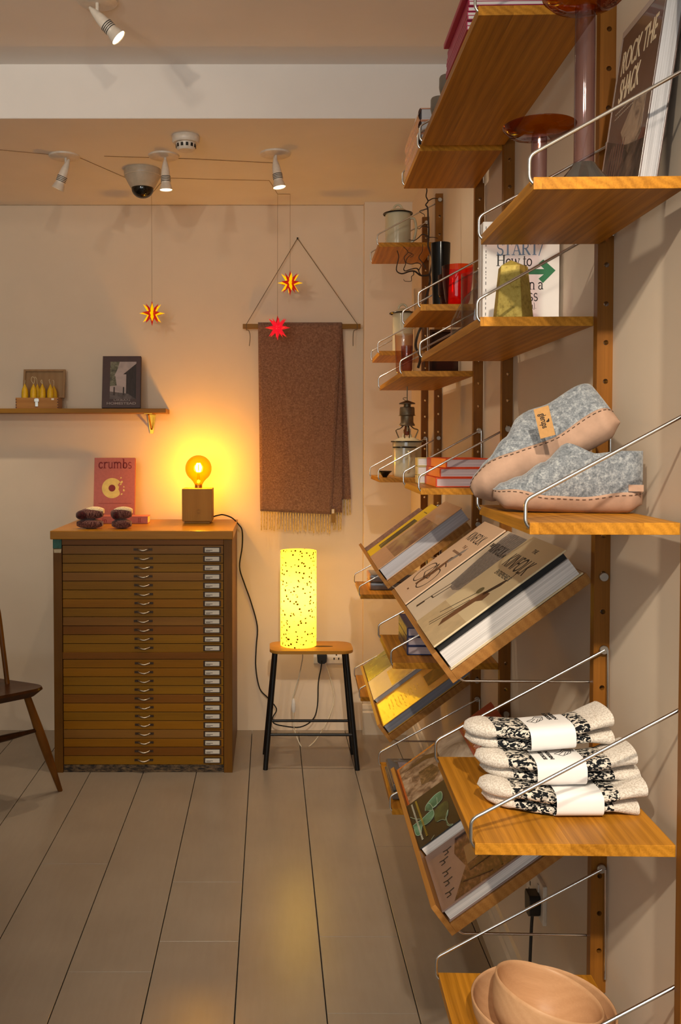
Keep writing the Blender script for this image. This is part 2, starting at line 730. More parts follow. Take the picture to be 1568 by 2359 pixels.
def upright(y, label):
    bm = bmesh.new()
    x1 = XW(y)
    x0 = x1 - PW
    zs = [1.157 + HOLE * k for k in range(-11, 18)]
    z0, z1 = 0.418, 2.303
    zs = [z for z in zs if z0 + 0.02 < z < z1 - 0.02]
    hx, hr, hh = x0 + PW * 0.56, 0.0044, 0.011
    for yy, flip in ((y, False), (y + PT, True)):
        prev = z0

        def face(vs):
            vv = [bm.verts.new(v) for v in vs]
            bm.faces.new(vv[::-1] if flip else vv)
        for z in zs:
            face(((x0, yy, prev), (x1, yy, prev), (x1, yy, z - hh), (x0, yy, z - hh)))
            n = 16
            for k in range(n):
                a, b = 2 * math.pi * k / n + math.pi / 4, 2 * math.pi * (k + 1) / n + math.pi / 4

                def sq(t):
                    cx, cz = math.cos(t), math.sin(t)
                    m = max(abs(cx), abs(cz))
                    cx, cz = cx / m, cz / m
                    return ((x1 if cx > 0 else x0) if abs(cx) > 0.999 else hx + cx * ((x1 - hx) if cx > 0 else (hx - x0)), yy, z + hh * cz)

                def ci(t):
                    return (hx + hr * math.cos(t), yy, z + hr * math.sin(t))
                face((ci(a), sq(a), sq(b), ci(b)))
            prev = z + hh
        face(((x0, yy, prev), (x1, yy, prev), (x1, yy, z1), (x0, yy, z1)))
    for z in zs:
        n = 16
        ring = [[bm.verts.new((hx + hr * math.cos(2 * math.pi * k / n), yy, z + hr * math.sin(2 * math.pi * k / n))) for k in range(n)] for yy in (y, y + PT)]
        for k in range(n):
            bm.faces.new((ring[0][k], ring[1][k], ring[1][(k + 1) % n], ring[0][(k + 1) % n]))
    for q in (((x0, y, z0), (x0, y, z1), (x0, y + PT, z1), (x0, y + PT, z0)), ((x1, y, z0), (x1, y + PT, z0), (x1, y + PT, z1), (x1, y, z1)),
              ((x0, y, z1), (x1, y, z1), (x1, y + PT, z1), (x0, y + PT, z1)), ((x0, y, z0), (x0, y + PT, z0), (x1, y + PT, z0), (x1, y, z0))):
        bm.faces.new([bm.verts.new(v) for v in q])
    bmesh.ops.remove_doubles(bm, verts=bm.verts, dist=1e-5)
    bmesh.ops.recalc_face_normals(bm, faces=bm.faces)
    return tag(finish('wall_upright', bm, OAKZ), label, 'shelf upright', 'drilled oak uprights on the right wall')


upright(ZP, 'drilled oak upright cut by the right edge of the photo, nearest of all')
upright(AP, 'drilled oak upright behind the grey slippers and left of the leaning dark book')
upright(BP, 'drilled oak upright between orange books and grey slippers, second from the camera')
upright(CP, 'drilled oak upright just left of the white book and right of the red glass')
upright(DP, 'drilled oak upright beside the enamel jug, its top end in view')
upright(EP, 'farthest drilled oak upright, behind the hanging lantern and twisted branch')


def bolt(parent, x, y, z, sgn=-1):
    bm = bmesh.new()
    lathe(bm, [(0.0, 0.0), (0.0068, 0.0), (0.0078, 0.001), (0.0078, 0.0042), (0.0068, 0.0052), (0.0, 0.0052)], 20)
    bmesh.ops.rotate(bm, verts=bm.verts, cent=(0, 0, 0), matrix=Matrix.Rotation(math.pi / 2 * (1 if sgn < 0 else -1), 3, 'X'))
    bmesh.ops.translate(bm, verts=bm.verts, vec=(x, y, z))
    b = finish('bolt', bm, BOLT, parent, smooth=40)
    return b


RW = 0.0026


def flat_bracket(parent, y, ybolt, xf, z_top, z_bolt):
    """bent wire: bolt on the upright -> slanted stay -> front drop that hooks into the shelf edge; second leg drops down the upright"""
    xb = XW(y) - PW * 0.44
    pts = [(xb, y, z_bolt), (xf - 0.0045, y, z_top + 0.030), (xf - 0.0045, y, z_top - 0.002), (xf + 0.006, y, z_top - 0.0115)]
    bm = bmesh.new()
    pts2 = [(xb + 0.0075, y, z_top - 0.004), (xb + 0.006, y, z_bolt)]
    tube(bm, round_path(pts, 0.009), RW, 10)
    tube(bm, pts2, RW * 0.85, 8)
    br = finish('wire_bracket', bm, STEEL, parent, smooth=60)
    bolt(br, xb, ybolt, z_bolt)
    return br


def shelf(label, y0, y1, xf0, xf1, z, up=None, group='flat oak shelves', th=0.0165, near=True, far=True, xbk=0.5185):
    r = thing('wall_shelf', label, 'shelf', None, group)
    up = up or (0.15 if xf0 > 0.28 else 0.19)
    bm = bmesh.new()
    poly(bm, [(xf0, y0), (xbk, y0), (xbk, y1), (xf1, y1)], z - th, z)
    es = list(bm.edges)
    bmesh.ops.bevel(bm, geom=es, offset=0.0009, segments=2, profile=0.6, affect='EDGES')
    finish('board', bm, OAK, r)
    if near:
        flat_bracket(r, y0 + 0.006, y0 + 0.004 - 0.028, xf0, z, z + up)
    if far:
        flat_bracket(r, y1 - 0.006, y1 - 0.0015, xf1, z, z + up)
    return r


def sx(px, py, Y):
    return at(px, py, Y).x


BAY = {0: (ZP + PT + 0.003, AP - 0.004), 1: (AP + PT + 0.002, BP - 0.004), 2: (BP + PT + 0.002, CP - 0.004),
       3: (CP + PT + 0.002, DP - 0.004), 4: (DP + PT + 0.002, EP - 0.004)}


def bay_shelf(bay, label, near_px=None, far_px=None, dzn=0.0, dzf=0.0, **kw):
    """front corners measured on the photo (top edge) fix the shelf's height and depth"""
    y0, y1 = BAY[bay]
    ps = []
    if near_px:
        ps.append(at(near_px[0], near_px[1], y0) + Vector((0, 0, dzn)))
    if far_px:
        ps.append(at(far_px[0], far_px[1], y1) + Vector((0, 0, dzf)))
    z = sum(p.z for p in ps) / len(ps)
    xs = [p.x for p in ps] if len(ps) == 2 else [ps[0].x] * 2
    shelf(label, y0, y1, xs[0], xs[1], z, **kw)
    return z


TH = 0.0165
S0a = bay_shelf(0, 'oak shelf at top right carrying the pink glass candle holders', (1229, 405), (1107, 566), 0, TH)
S0b = bay_shelf(0, 'oak shelf under the two grey felt slippers', (1220, 1200), (1104, 1166))
S0c = bay_shelf(0, 'deep oak shelf under the stack of patterned socks', (1094, 1942), (1008, 1743))
S0d = bay_shelf(0, 'deep oak shelf at the bottom under the wooden bowls', None, (1009, 2240))
S1a = bay_shelf(1, 'highest oak shelf, pink books stacked along its front', (1101.6, 5), (970, 341), 0, TH)
S1b = bay_shelf(1, 'oak shelf under the white START book and gold block', (1106, 726), (970, 835), 0, TH)
S2a = bay_shelf(2, 'high oak shelf under the peach wrapped books', None, (929.6, 438), 0, TH + 0.004)
S2b = bay_shelf(2, 'small oak shelf under the red glass cups', (968, 699), (930, 756), 0, TH)
S2c = bay_shelf(2, 'small oak shelf under the three orange books', (969, 1118), (932, 1117))
S2d = bay_shelf(2, 'deep oak shelf under the three blue books', (905, 1525), (874.6, 1463))
S2e = bay_shelf(2, 'low deep oak shelf under the plastic wrapped prints', (903, 1869), (876, 1750))
S3b = bay_shelf(3, 'oak shelf under the tall glass vase and dark wooden tray', (925, 849), (874, 904), 0, TH)
S4a = bay_shelf(4, 'far oak shelf under the enamel jug near the ceiling', (871.6, 555.7), (855.6, 611), 0, TH)
S4b = bay_shelf(4, 'far oak shelf under the tall enamel canister', (873, 807), (857, 837), 0, TH)
S4c = bay_shelf(4, 'far oak shelf under the white enamel pot and black funnel', (874, 1100), (854, 1095))
S4d = bay_shelf(4, 'far deep oak shelf under the grey wrapped parcels', (830, 1369), (818, 1340))
S4e = bay_shelf(4, 'lowest far oak shelf beside the skirting corner', (830.5, 1608), (818.6, 1553))

RA = math.radians(36.9)
RU, RN = Vector((math.cos(RA), 0, math.sin(RA))), Vector((-math.sin(RA), 0, math.cos(RA)))
RLIP, RTH, RLEN, RLH = 0.0105, 0.0195, 0.303, 0.0635


def rack(bay, label, corner_px):
    """sloping display board with a lip; local x = towards the camera, y = up the slope, z = off the board"""
    y0, y1 = BAY[bay]
    c = at(corner_px[0], corner_px[1], y0)
    y1 -= 0.002
    r = thing('display_rack', label, 'display rack', None, 'sloping oak book racks')
    M = frame((c.x, y1, c.z), (0, -1, 0), RU)
    L = y1 - y0
    for nm, b in (('board', (0, L, RLIP, RLEN, 0, RTH)), ('lip', (0, L, 0, RLIP, 0, RLH))):
        o = finish(nm, boxes(b, bevel=0.0009), OAKR, r, matrix=M)
    zb = c.z + 0.194
    for y in (y0 + 0.003, y1 - 0.003):
        xb = XW(y) - PW * 0.44
        bm = bmesh.new()
        tube(bm, round_path([(xb + 0.003, y, zb), (xb + 0.006, y, c.z + 0.004), (c.x + 0.018, y, c.z + 0.004), (c.x + 0.010, y, c.z + 0.011)], 0.006), RW * 0.9, 10)
        br = finish('wire_bracket', bm, STEEL, r, smooth=60)
        bolt(br, xb, y0 - 0.023 if y < (y0 + y1) / 2 else y1 + 0.001, zb)
    return M, L


R1a = rack(1, 'sloping oak rack displaying the three cream cookery books', (1043.5, 1574.7))
R1b = rack(1, 'lower sloping oak rack with the red, green and library books', (1041, 2157))
R3a = rack(3, 'far upper sloping oak rack with the yellow striped book', (894, 1357))
R3b = rack(3, 'far lower sloping oak rack with the glowing yellow book', (898, 1711))


def on_rack(R, x, sx_=1.0, sy_=1.0):
    """matrix of a book lying on a rack: spine on the far side, its foot on the lip"""
    M, L = R
    return M @ Matrix.Translation((x, RLIP + 0.0006, RTH + 0.0006)) @ Matrix.Diagonal((sx_, sy_, 1, 1))


end_wall(W0)


# ------------------------------------------------------------------ plan chest
CHY = 3.868
CW = [wood('chest_wood_%s' % n, d, l, 'x', rough=0.4, ring=12, contrast=0.9) for n, d, l in
      (('honey', '#6c4606', '#9b6c14'), ('brown', '#62390a', '#8a5618'), ('amber', '#744604', '#a46e10'), ('pinkish', '#6f4618', '#976a2c'))]
CFRAME = wood('chest_frame_wood', '#54340a', '#7c5014', 'z', rough=0.45, ring=10)
CTOP = wood('chest_top_wood', '#85540a', '#bd8222', 'x', rough=0.3, ring=10)
BRONZE = plain('dark_bronze_metal', '#3a2614', 0.4, 0.6, 0.1)
AGED = plain('aged_steel_handle', '#a89c8c', 0.28, 1.0, 0.1)


def c2(cx, cy):                     # helper coordinates of an enlarged view of the chest front
    return at(80 + cx / 3.0154, 1180 + cy / 3.0154, CHY)


chest = thing('plan_chest', 'tall wooden plan chest of two dozen shallow drawers with worn plinth', 'plan chest', None)
x0, x1 = c2(132, 900).x, c2(1372, 900).x
sx0, sx1 = c2(193, 900).x, c2(1311, 900).x
ztop, zslab = c2(0, 128).z, c2(0, 187).z
zbase = c2(0, 1756).z
CBK = BACK_Y - 0.012
finish('side_panel', boxes((x0, x0 + 0.02, CHY + 0.02, CBK, 0.0, zslab), bevel=0.001), CFRAME, chest)
finish('side_panel', boxes((x1 - 0.02, x1 + 0.0, CHY + 0.02, CBK, 0.0, zslab), bevel=0.001), CFRAME, chest)
finish('stile', boxes((x0, sx0 - 0.001, CHY, CHY + 0.02, 0.0, zslab - 0.0005), bevel=0.001), CFRAME, chest)
finish('stile', boxes((sx1 + 0.001, x1, CHY, CHY + 0.02, 0.0, zslab - 0.0005), bevel=0.001), CFRAME, chest)
finish('top', boxes((x0 - 0.010, x1 + 0.004, CHY - 0.012, CBK, zslab, ztop), bevel=0.003), CTOP, chest)
finish('rail', boxes((sx0, sx1, CHY + 0.002, CHY + 0.02, c2(0, 228).z, zslab - 0.001), bevel=0.0006), CW[1], chest)
finish('rail', boxes((sx0, sx1, CHY + 0.001, CHY + 0.02, c2(0, 1020).z, c2(0, 976).z), bevel=0.0006), CW[1], chest)
finish('carcass', boxes((x0 + 0.02, x1 - 0.02, CHY + 0.021, CBK, 0.03, zslab - 0.002)), DARK, chest)


def worn_plinth():
    t = NT('worn_plinth_paint')
    v = t.coords((9, 9, 30))
    f = t.noise(v, 3.5, 5, 0.7)
    t.l(t.ramp(f, ((0.42, lin('#17120e')), (0.52, lin('#5b4732')), (0.7, lin('#8c7350')))), t.b.inputs['Base Color'])
    t.b.inputs['Roughness'].default_value = 0.75
    t.bump(f, 0.5, 0.01)
    return t.m


finish('plinth', boxes((sx0, sx1, CHY + 0.006, CHY + 0.02, 0.0, zbase - 0.001), bevel=0.002), worn_plinth(), chest)
finish('painted_patch', boxes((x0 - 0.0008, sx0 - 0.0012, CHY - 0.0008, CHY + 0.004, c2(0, 252).z, c2(0, 189).z)), plain('green_paint_patch', '#2c5a4c', 0.6, var=0.2, scale=60), chest)
decal_bm = bmesh.new()
poly(decal_bm, [(x0 + 0.004, c2(0, 285).z + 0.002), (sx0 - 0.004, c2(0, 282).z), (sx0 - 0.002, c2(0, 256).z), (x0 + 0.003, c2(0, 258).z)], 0, 0.0008)
bmesh.ops.rotate(decal_bm, verts=decal_bm.verts, cent=(0, 0, 0), matrix=Matrix.Rotation(math.pi / 2, 3, 'X'))
bmesh.ops.translate(decal_bm, verts=decal_bm.verts, vec=(0, CHY, 0))
finish('paper_scrap', decal_bm, plain('old_paper', '#cdbb98', 0.8), chest)

tops = [231 + 62.15 * k for k in range(13)]
lows = [1023 + 61.1 * k for k in range(13)]
rows = [(a, b) for a, b in zip(tops, tops[1:])] + [(a, b) for a, b in zip(lows, lows[1:])]
rnd = random.Random(3)
hbm = bmesh.new()
tube(hbm, smooth_path([(-0.024, -0.003, 0.002), (-0.014, -0.0095, -0.001), (0, -0.012, -0.003), (0.014, -0.0095, -0.001), (0.024, -0.003, 0.002)], 4), 0.003, 8,
     radii=None)
box(hbm, -0.039, -0.02, -0.003, 0, -0.0035, 0.0055, mi=1)
box(hbm, 0.02, 0.039, -0.003, 0, -0.0035, 0.0055, mi=1)
h0 = None
lbm = bmesh.new()
for b in ((-0.037, 0.037, 0.009, 0.0125), (-0.037, 0.037, -0.0125, -0.009), (-0.037, -0.030, -0.009, 0.009), (0.030, 0.037, -0.009, 0.009)):
    box(lbm, b[0], b[1], -0.003, 0, b[2], b[3])
l0 = cbm0 = None
CARD = plain('label_card', '#d8cfc0', 0.8, var=0.03)
CARDINK = plain('label_ink', '#6a6058', 0.8)
cx_h = c2(752, 0).x
cx_l = c2(1230, 0).x
for i, (a, b) in enumerate(rows):
    zb, zt = c2(0, b).z + 0.0012, c2(0, a).z - 0.0012
    sl = rnd.uniform(-0.0006, 0.0006)
    bm = boxes((sx0 + 0.0015, sx1 - 0.0015, CHY + 0.004 + sl, CHY + 0.02, zb, zt), bevel=0.0009)
    d = finish('drawer', bm, rnd.choice((CW[0], CW[2], CW[1], CW[0], CW[3])), chest)
    zc = (zb + zt) / 2
    if h0 is None:
        h0 = finish('handle', hbm, AGED, d, smooth=50, mats=[AGED, BRONZE])
        l0 = finish('label_holder', lbm, BRONZE, d)
        cb = boxes((-0.030, 0.030, -0.0014, 0, -0.009, 0.009))
        box(cb, -0.026, 0.002, -0.0017, -0.0013, -0.003, -0.0005, mi=1)
        box(cb, -0.026, -0.008, -0.0017, -0.0013, -0.0065, -0.0045, mi=1)
        cbm0 = finish('label_card', cb, CARD, d, mats=[CARD, CARDINK])
        hs, ls, cs = h0, l0, cbm0
    else:
        hs, ls, cs = h0.copy(), l0.copy(), cbm0.copy()
        for o in (hs, ls, cs):
            COL.objects.link(o)
            o.parent = d
    hs.location = (cx_h + rnd.uniform(-0.002, 0.002), CHY + 0.004 + sl, zc + 0.001)
    ls.location = (cx_l, CHY + 0.004 + sl, zc)
    cs.location = (cx_l, CHY + 0.004 + sl, zc)

# ------------------------------------------------------------------ things on the chest
CRUMBP = plain('dusty_pink_cover', '#b36660', 0.6, var=0.04, scale=90)
CRUMBR = plain('dark_red_print', '#7c1a1c', 0.6)
CRUMBY = plain('pale_yellow_print', '#e0cf78', 0.6)
bw, bh = 0.190, 0.292
pb = at(217, 1204, 4.335)
bk = book('cookbook', 'pink hardback titled crumbs standing against the wall on the chest', frame((pb.x, 4.335, ztop + 0.002), (1, 0, 0), (0, math.sin(0.14), math.cos(0.14))),
          bw, bh, 0.024, CRUMBP, group=None)
crumbs_book = bk
ccx, ccy, cr = 0.084, bh - 0.142, 0.047
ring = blob(ccx, ccy, cr, cr, 40, 0.55, 2 * math.pi - 0.55)
bite = [(ccx + 0.036, ccy - 0.018), (ccx + 0.030, ccy - 0.006), (ccx + 0.033, ccy + 0.006), (ccx + 0.026, ccy + 0.014), (ccx + 0.034, ccy + 0.026)]
decal(bk, ring + bite, 0.0241, CRUMBY)
decal(bk, blob(ccx, ccy, 0.016, 0.016, 24), 0.0245, CRUMBR)
for dx, dy, s in ((0.044, 0.028, 0.007), (0.041, 0.048, 0.004), (0.055, 0.006, 0.004), (0.055, -0.010, 0.006), (0.045, -0.028, 0.005), (0.040, 0.018, 0.005)):
    decal(bk, blob(ccx + dx, ccy + dy, s, s * 0.7, 7, rot=dx * 90), 0.0241, CRUMBY)
decal(bk, rect(0.022, 0.078, 0.175, 0.0795), 0.0241, CRUMBR)
p1 = at(216, 1207, 4.19)
p2 = at(340, 1207, 4.19)
lb = book('cookbook', 'pink hardback lying flat behind the red socks, its spine to the room', frame((p2.x, 4.19, ztop + 0.0005), (0, 1, 0), (-1, 0, 0)),
          0.10, p2.x - p1.x, 0.033, CRUMBP)


def spine_words(parent, s, along, zz, size, mat, width=None):
    o = words(parent, s, 0, 0, 0, size, mat, name='spine_lettering', width=width)
    # letters run along -y of the book (left to right seen from the spine side), upright along z
    o.matrix_basis = frame((-0.0007, along, zz), (0, -1, 0), (0, 0, 1))
    return o


L_ = p2.x - p1.x
spine_words(lb, 'in', L_ - 0.038, 0.006, 0.030, CRUMBR)
spine_words(lb, 'll', 0.044, 0.006, 0.030, CRUMBR)


def knit(name, cols, sc=(260, 260, 260), thr=0.5, bumpy=0.5, rough=0.95):
    t = NT(name)
    v = t.coords(sc)
    f = t.noise(v, 1, 2, 0.6)
    t.l(t.ramp(f, ((thr - 0.06, lin(cols[0])), (thr + 0.06, lin(cols[1])))), t.b.inputs['Base Color'])
    t.b.inputs['Roughness'].default_value = rough
    t.b.inputs['Sheen Weight'].default_value = 0.2
    t.b.inputs['Specular IOR Level'].default_value = 0.15
    t.bump(f, bumpy, 0.004)
    return t.m


BURG = knit('burgundy_wool', ('#2a0d0f', '#4a171a'), (300, 300, 90))
BURGM = knit('burgundy_marl_wool', ('#38161a', '#7d564e'), (420, 420, 60))
CREAMW = knit('cream_wool', ('#c9b48c', '#e6d3aa'), (200, 200, 200), bumpy=0.3)


def loft(bm, secs, n=24, p=0.8, mi=0, caps=True):
    """secs: (center, half-side vector, half-up vector); superellipse sections joined"""
    rings = []
    for c, a, b in secs:
        c, a, b = Vector(c), Vector(a), Vector(b)
        rg = []
        for k in range(n):
            t = 2 * math.pi * k / n
            ct, st = math.cos(t), math.sin(t)
            u = math.copysign(abs(ct) ** p, ct)
            w = math.copysign(abs(st) ** p, st)
            rg.append(bm.verts.new(c + a * u + b * w))
        rings.append(rg)
    for r0, r1 in zip(rings, rings[1:]):
        for k in range(n):
            bm.faces.new((r0[k], r0[(k + 1) % n], r1[(k + 1) % n], r1[k])).material_index = mi
    if caps:
        bm.faces.new(rings[0][::-1]).material_index = mi
        bm.faces.new(rings[-1]).material_index = mi
    return rings


def folded_socks(px0, px1, y, label, tilt):
    """a pair of wool socks folded into two soft rolls, one on the other"""
    a, b = at(px0, 1219, y), at(px1, 1219, y)
    w = b.x - a.x
    r = thing('folded_socks', label, 'socks', Vector((a.x, y, ztop)), 'folded burgundy socks on the chest')

    def roll(nm, x0_, x1_, z, hh, dd, mat, sk=0.0):
        bm = bmesh.new()
        secs = []
        for k in range(9):
            t = k / 8
            s = math.sin(math.pi * min(max(t * 0.86 + 0.07, 0), 1)) ** 0.45
            secs.append(((x0_ + (x1_ - x0_) * t, 0.03 + sk * t, z), (0, dd * s, 0), (0, 0, hh * s)))
        loft(bm, secs, 18, 0.75)
        return finish(nm, bm, mat, r, smooth=True)
    roll('lower_roll', 0.0, w * 0.96, 0.021, 0.0205, 0.036, BURGM)
    roll('upper_roll', w * 0.10 if tilt else -0.004, w * 0.97, 0.064, 0.024, 0.034, BURGM, 0.004)
    roll('cream_stripe', w * 0.30 if tilt else w * 0.10, w * 1.0, 0.074, 0.0195, 0.029, CREAMW, 0.008)
    roll('toe', -0.003 if tilt else 0.0, w * 0.45, 0.058, 0.021, 0.0355, BURG, -0.004)
    return r


folded_socks(175, 236, 3.93, 'burgundy folded socks with a cream stripe, left pair on the chest', True)
folded_socks(256, 302, 3.93, 'burgundy folded socks in front of the pink crumbs book', False)

# cube lamp with globe bulb
CUBE = wood('lamp_cube_oak', '#80581f', '#a87d38', 'z', rough=0.5, ring=5, contrast=0.6)
LY = 4.19
a, b = at(419, 1203, LY), at(488, 1126, LY)
lw_, lz0, lz1 = b.x - a.x, a.z, b.z
lampc = thing('cube_lamp', 'cube shaped wooden table lamp with a lit amber globe bulb', 'lamp', Vector((a.x, LY, ztop)))
zc0 = 0.011
zc1 = lz1 - ztop
finish('cube_base', boxes((0, lw_, 0, lw_, zc0, zc1), bevel=0.003), CUBE, lampc)
finish('foot', boxes((0.010, lw_ - 0.010, 0.010, lw_ - 0.010, 0, zc0), bevel=0.002), CUBE, lampc)
bm = bmesh.new()
lathe(bm, [(0, -0.006), (0.006, -0.006), (0.008, -0.003), (0.008, 0.001)], 20)
bmesh.ops.rotate(bm, verts=bm.verts, cent=(0, 0, 0), matrix=Matrix.Rotation(-math.pi / 2, 3, 'X'))
bmesh.ops.scale(bm, verts=bm.verts, vec=(1, 1, 1))
kn = finish('dimmer_knob', bm, plain('chrome', '#e0ddd6', 0.15, 1.0), lampc, smooth=40)
kn.matrix_basis = Matrix.Translation((lw_ * 0.555, -0.0005, zc1 * 0.36)) @ Matrix.Rotation(math.pi, 4, 'Z') @ Matrix.Diagonal((1, 1, 1, 1))
bc = at(457, 1079, LY + lw_ / 2) - Vector((a.x, LY, ztop))
R_ = 30.5 / F_PX * (LY + lw_ / 2)
prof = [(0.0, R_)]
for k in range(1, 15):
    t = math.pi / 2 - k * (math.pi / 2 + 0.95) / 14
    prof.append((R_ * math.cos(t), R_ * math.sin(t)))
neck_z = zc1 - bc.z + 0.012
prof += [(0.026, -R_ * 0.98), (0.0185, -R_ * 1.2), (0.016, neck_z)]
bm = bmesh.new()
lathe(bm, prof, 40, center=(bc.x, bc.y, bc.z))
bulb = finish('globe_bulb', bm, glass('amber_bulb_glass', '#ffd84a', '#f0a818', 0.6, 0.4), lampc, smooth=True)
bm = bmesh.new()
lathe(bm, [(0.017, 0), (0.017, 0.016), (0.014, 0.02)], 24, center=(bc.x, bc.y, zc1))
finish('socket', bm, plain('brass_socket', '#b58a3c', 0.3, 0.9), bulb, smooth=40)
bm = bmesh.new()
for k in range(6):
    an = 2 * math.pi * k / 6
    tube(bm, smooth_path([(bc.x + 0.007 * math.cos(an), bc.y + 0.007 * math.sin(an), bc.z - 0.016), (bc.x + 0.013 * math.cos(an), bc.y + 0.013 * math.sin(an), bc.z + 0.004),
                          (bc.x + 0.006 * math.cos(an), bc.y + 0.006 * math.sin(an), bc.z + 0.024)], 4), 0.0022, 6)
finish('filament', bm, emit('glowing_filament', '#ffe9b0', 60), bulb, smooth=True)
bm = bmesh.new()
tube(bm, [(bc.x, bc.y, zc1 + 0.015), (bc.x, bc.y, bc.z - 0.018)], 0.004, 8, radii=[0.009, 0.0035])
finish('stem', bm, glass('clear_stem_glass', '#fff6dc', '#e8d8a0'), bulb, smooth=True)
lamp('globe_bulb_light', 'POINT', tuple(Vector((a.x, LY, ztop)) + bc), 11.5, (1.0, 0.58, 0.17), shadow_soft_size=0.022)

FAB = plain('black_fabric_cord', '#16110e', 0.8)
cpts = [(492, 1190, 4.27), (503, 1187, 4.28), (514.5, 1186, 4.29), (534, 1193, 4.30), (549, 1208, 4.33), (557.6, 1223, 4.36), (557.6, 1259.6, 4.40), (551.6, 1306, 4.42),
        (563, 1345, 4.425), (577.5, 1385.6, 4.43), (592.4, 1442, 4.435), (590, 1490, 4.435), (589, 1538, 4.435), (598, 1586, 4.43), (617.6, 1608.5, 4.40), (636.6, 1633, 4.36), (628.5, 1652, 4.34),
        (630, 1665.4, 4.32), (650, 1672, 4.30), (691, 1675, 4.28), (720.7, 1657, 4.32), (731, 1624.8, 4.37), (733, 1573, 4.40), (739, 1540, 4.40), (741, 1522, 4.405)]
bm = bmesh.new()
O_ = Vector((a.x, LY, ztop))
tube(bm, smooth_path([at(*c) - O_ for c in cpts], 5), 0.0031, 8)
cord = finish('cord', bm, FAB, lampc, smooth=True)


def plug(parent, c, facing, mat=None, wide=True):
    """three pin plug body; c = centre of its back (wall side), facing = direction away from the wall"""
    f = Vector(facing).normalized()
    M = frame(c, Vector((0, 0, 1)).cross(f), (0, 0, 1))
    bm = bmesh.new()
    poly(bm, [(-0.021, -0.020), (-0.010, -0.027), (0.010, -0.027), (0.021, -0.020), (0.024, 0.014), (0.018, 0.022), (-0.018, 0.022), (-0.024, 0.014)], 0.0, 0.024)
    bmesh.ops.bevel(bm, geom=list(bm.edges), offset=0.002, segments=2, profile=0.6, affect='EDGES')
    o = finish('plug', bm, mat or BLACK, parent)
    o.matrix_basis = (parent.matrix_basis.inverted() if parent else Matrix.Identity(4)) @ M
    return o


plug(lampc, at(741, 1514, 4.43), (0, -1, 0))


def wall_socket(name_label, c, facing, w, h, sw):
    f = Vector(facing).normalized()
    M = frame(c, Vector((0, 0, 1)).cross(f), (0, 0, 1))
    r = thing('wall_socket', name_label, 'socket', M)
    bm = boxes((-w / 2, w / 2, -h / 2, h / 2, 0, 0.009), bevel=0.002)
    finish('face_plate', bm, WHITE, r)
    for s in sw:
        o = finish('switch', boxes((s - 0.005, s + 0.005, h * 0.18, h * 0.38, 0.009, 0.0115), bevel=0.001), WHITE, r)
        for dx, dy, ww in ((0, 0.0, 0.0035), (-0.011, -0.020, 0.003), (0.011, -0.020, 0.003)):
            finish('pin_slot', boxes((s + dx - ww, s + dx + ww, dy - 0.005 + 0, dy + 0.005, 0.0088, 0.0093)), DARK, r)
    return r


wall_socket('white double wall socket behind the black legged stool', at(757, 1507, BACK_Y - 0.0005), (0, -1, 0), 0.146, 0.086, (-0.036, 0.036))

# ------------------------------------------------------------------ stool and paper lamp
STW = wood('stool_seat_oak', '#8a5c1c', '#b98538', 'x', rough=0.4, ring=10)
BLK = plain('black_steel_tube', '#0e0c0b', 0.4, 0.2, 0.02)
SY = 3.889
f0, f1 = at(621, 1503, SY), at(815, 1503, SY)
ft = at(700, 1499.5, SY).z
fb = at(700, 1507, SY).z
bk_y = at_z(700, 1477, ft).y
stool = thing('stool', 'low stool with oak seat and black steel legs under the lit lamp', 'stool', None)
bm = bmesh.new()
pts = []
x0, x1, y0, y1, rr = f0.x, f1.x, SY - 0.004, bk_y, 0.05
for cx, cy, a0 in ((x1 - rr, y1 - rr, 0), (x0 + rr, y1 - rr, 1), (x0 + rr, y0 + rr, 2), (x1 - rr, y0 + rr, 3)):
    for k in range(9):
        t = (a0 + k / 8) * math.pi / 2
        pts.append((cx + rr * math.cos(t), cy + rr * math.sin(t)))
poly(bm, pts, fb, ft)
bmesh.ops.bevel(bm, geom=list(bm.edges), offset=0.003, segments=2, profile=0.6, affect='EDGES')
finish('seat', bm, STW, stool, smooth=40)
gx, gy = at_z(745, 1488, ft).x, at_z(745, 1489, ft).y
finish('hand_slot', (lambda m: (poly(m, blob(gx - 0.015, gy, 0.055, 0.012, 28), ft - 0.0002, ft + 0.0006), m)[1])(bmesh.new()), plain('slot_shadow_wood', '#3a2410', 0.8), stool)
legs = [((634, 1508), (611, 1776), SY + 0.012, 0), ((796, 1508), (823, 1777), SY + 0.012, 0)]
ft_l, ft_r = at_z(611, 1773, 0.0), at_z(823, 1774, 0.0)
rb_r = at_z(812, 1737, 0.0)
rb_l = Vector((ft_l.x + (ft_r.x - rb_r.x) - 0.005, rb_r.y, 0))
tops_ = [at(634, 1508, SY + 0.02), at(797, 1508, SY + 0.02)]
rty = bk_y - 0.03
tl = [Vector((tops_[0].x, SY + 0.02, fb)), Vector((tops_[1].x, SY + 0.02, fb)), Vector((tops_[0].x, rty, fb)), Vector((tops_[1].x, rty, fb))]
bl = [ft_l, ft_r, rb_l, rb_r]
for t_, b_ in zip(tl, bl):
    bm = bmesh.new()
    tube(bm, [Vector(b_), t_ - Vector((0, 0, -0.001))], 0.0105, 14)
    finish('leg', bm, BLK, stool, smooth=50)


def along(a_, b_, z):
    t = (z - a_.z) / (b_.z - a_.z)
    return a_ + (b_ - a_) * t


zs_f = at(700, 1693, 3.9).z
zs_r = at(700, 1661, rb_r.y - 0.02).z
for (i, j, z) in ((0, 1, zs_f), (2, 3, zs_r)):
    bm = bmesh.new()
    tube(bm, [along(bl[i], tl[i], z), along(bl[j], tl[j], z)], 0.0062, 10)
    finish('stretcher', bm, BLK, stool, smooth=50)


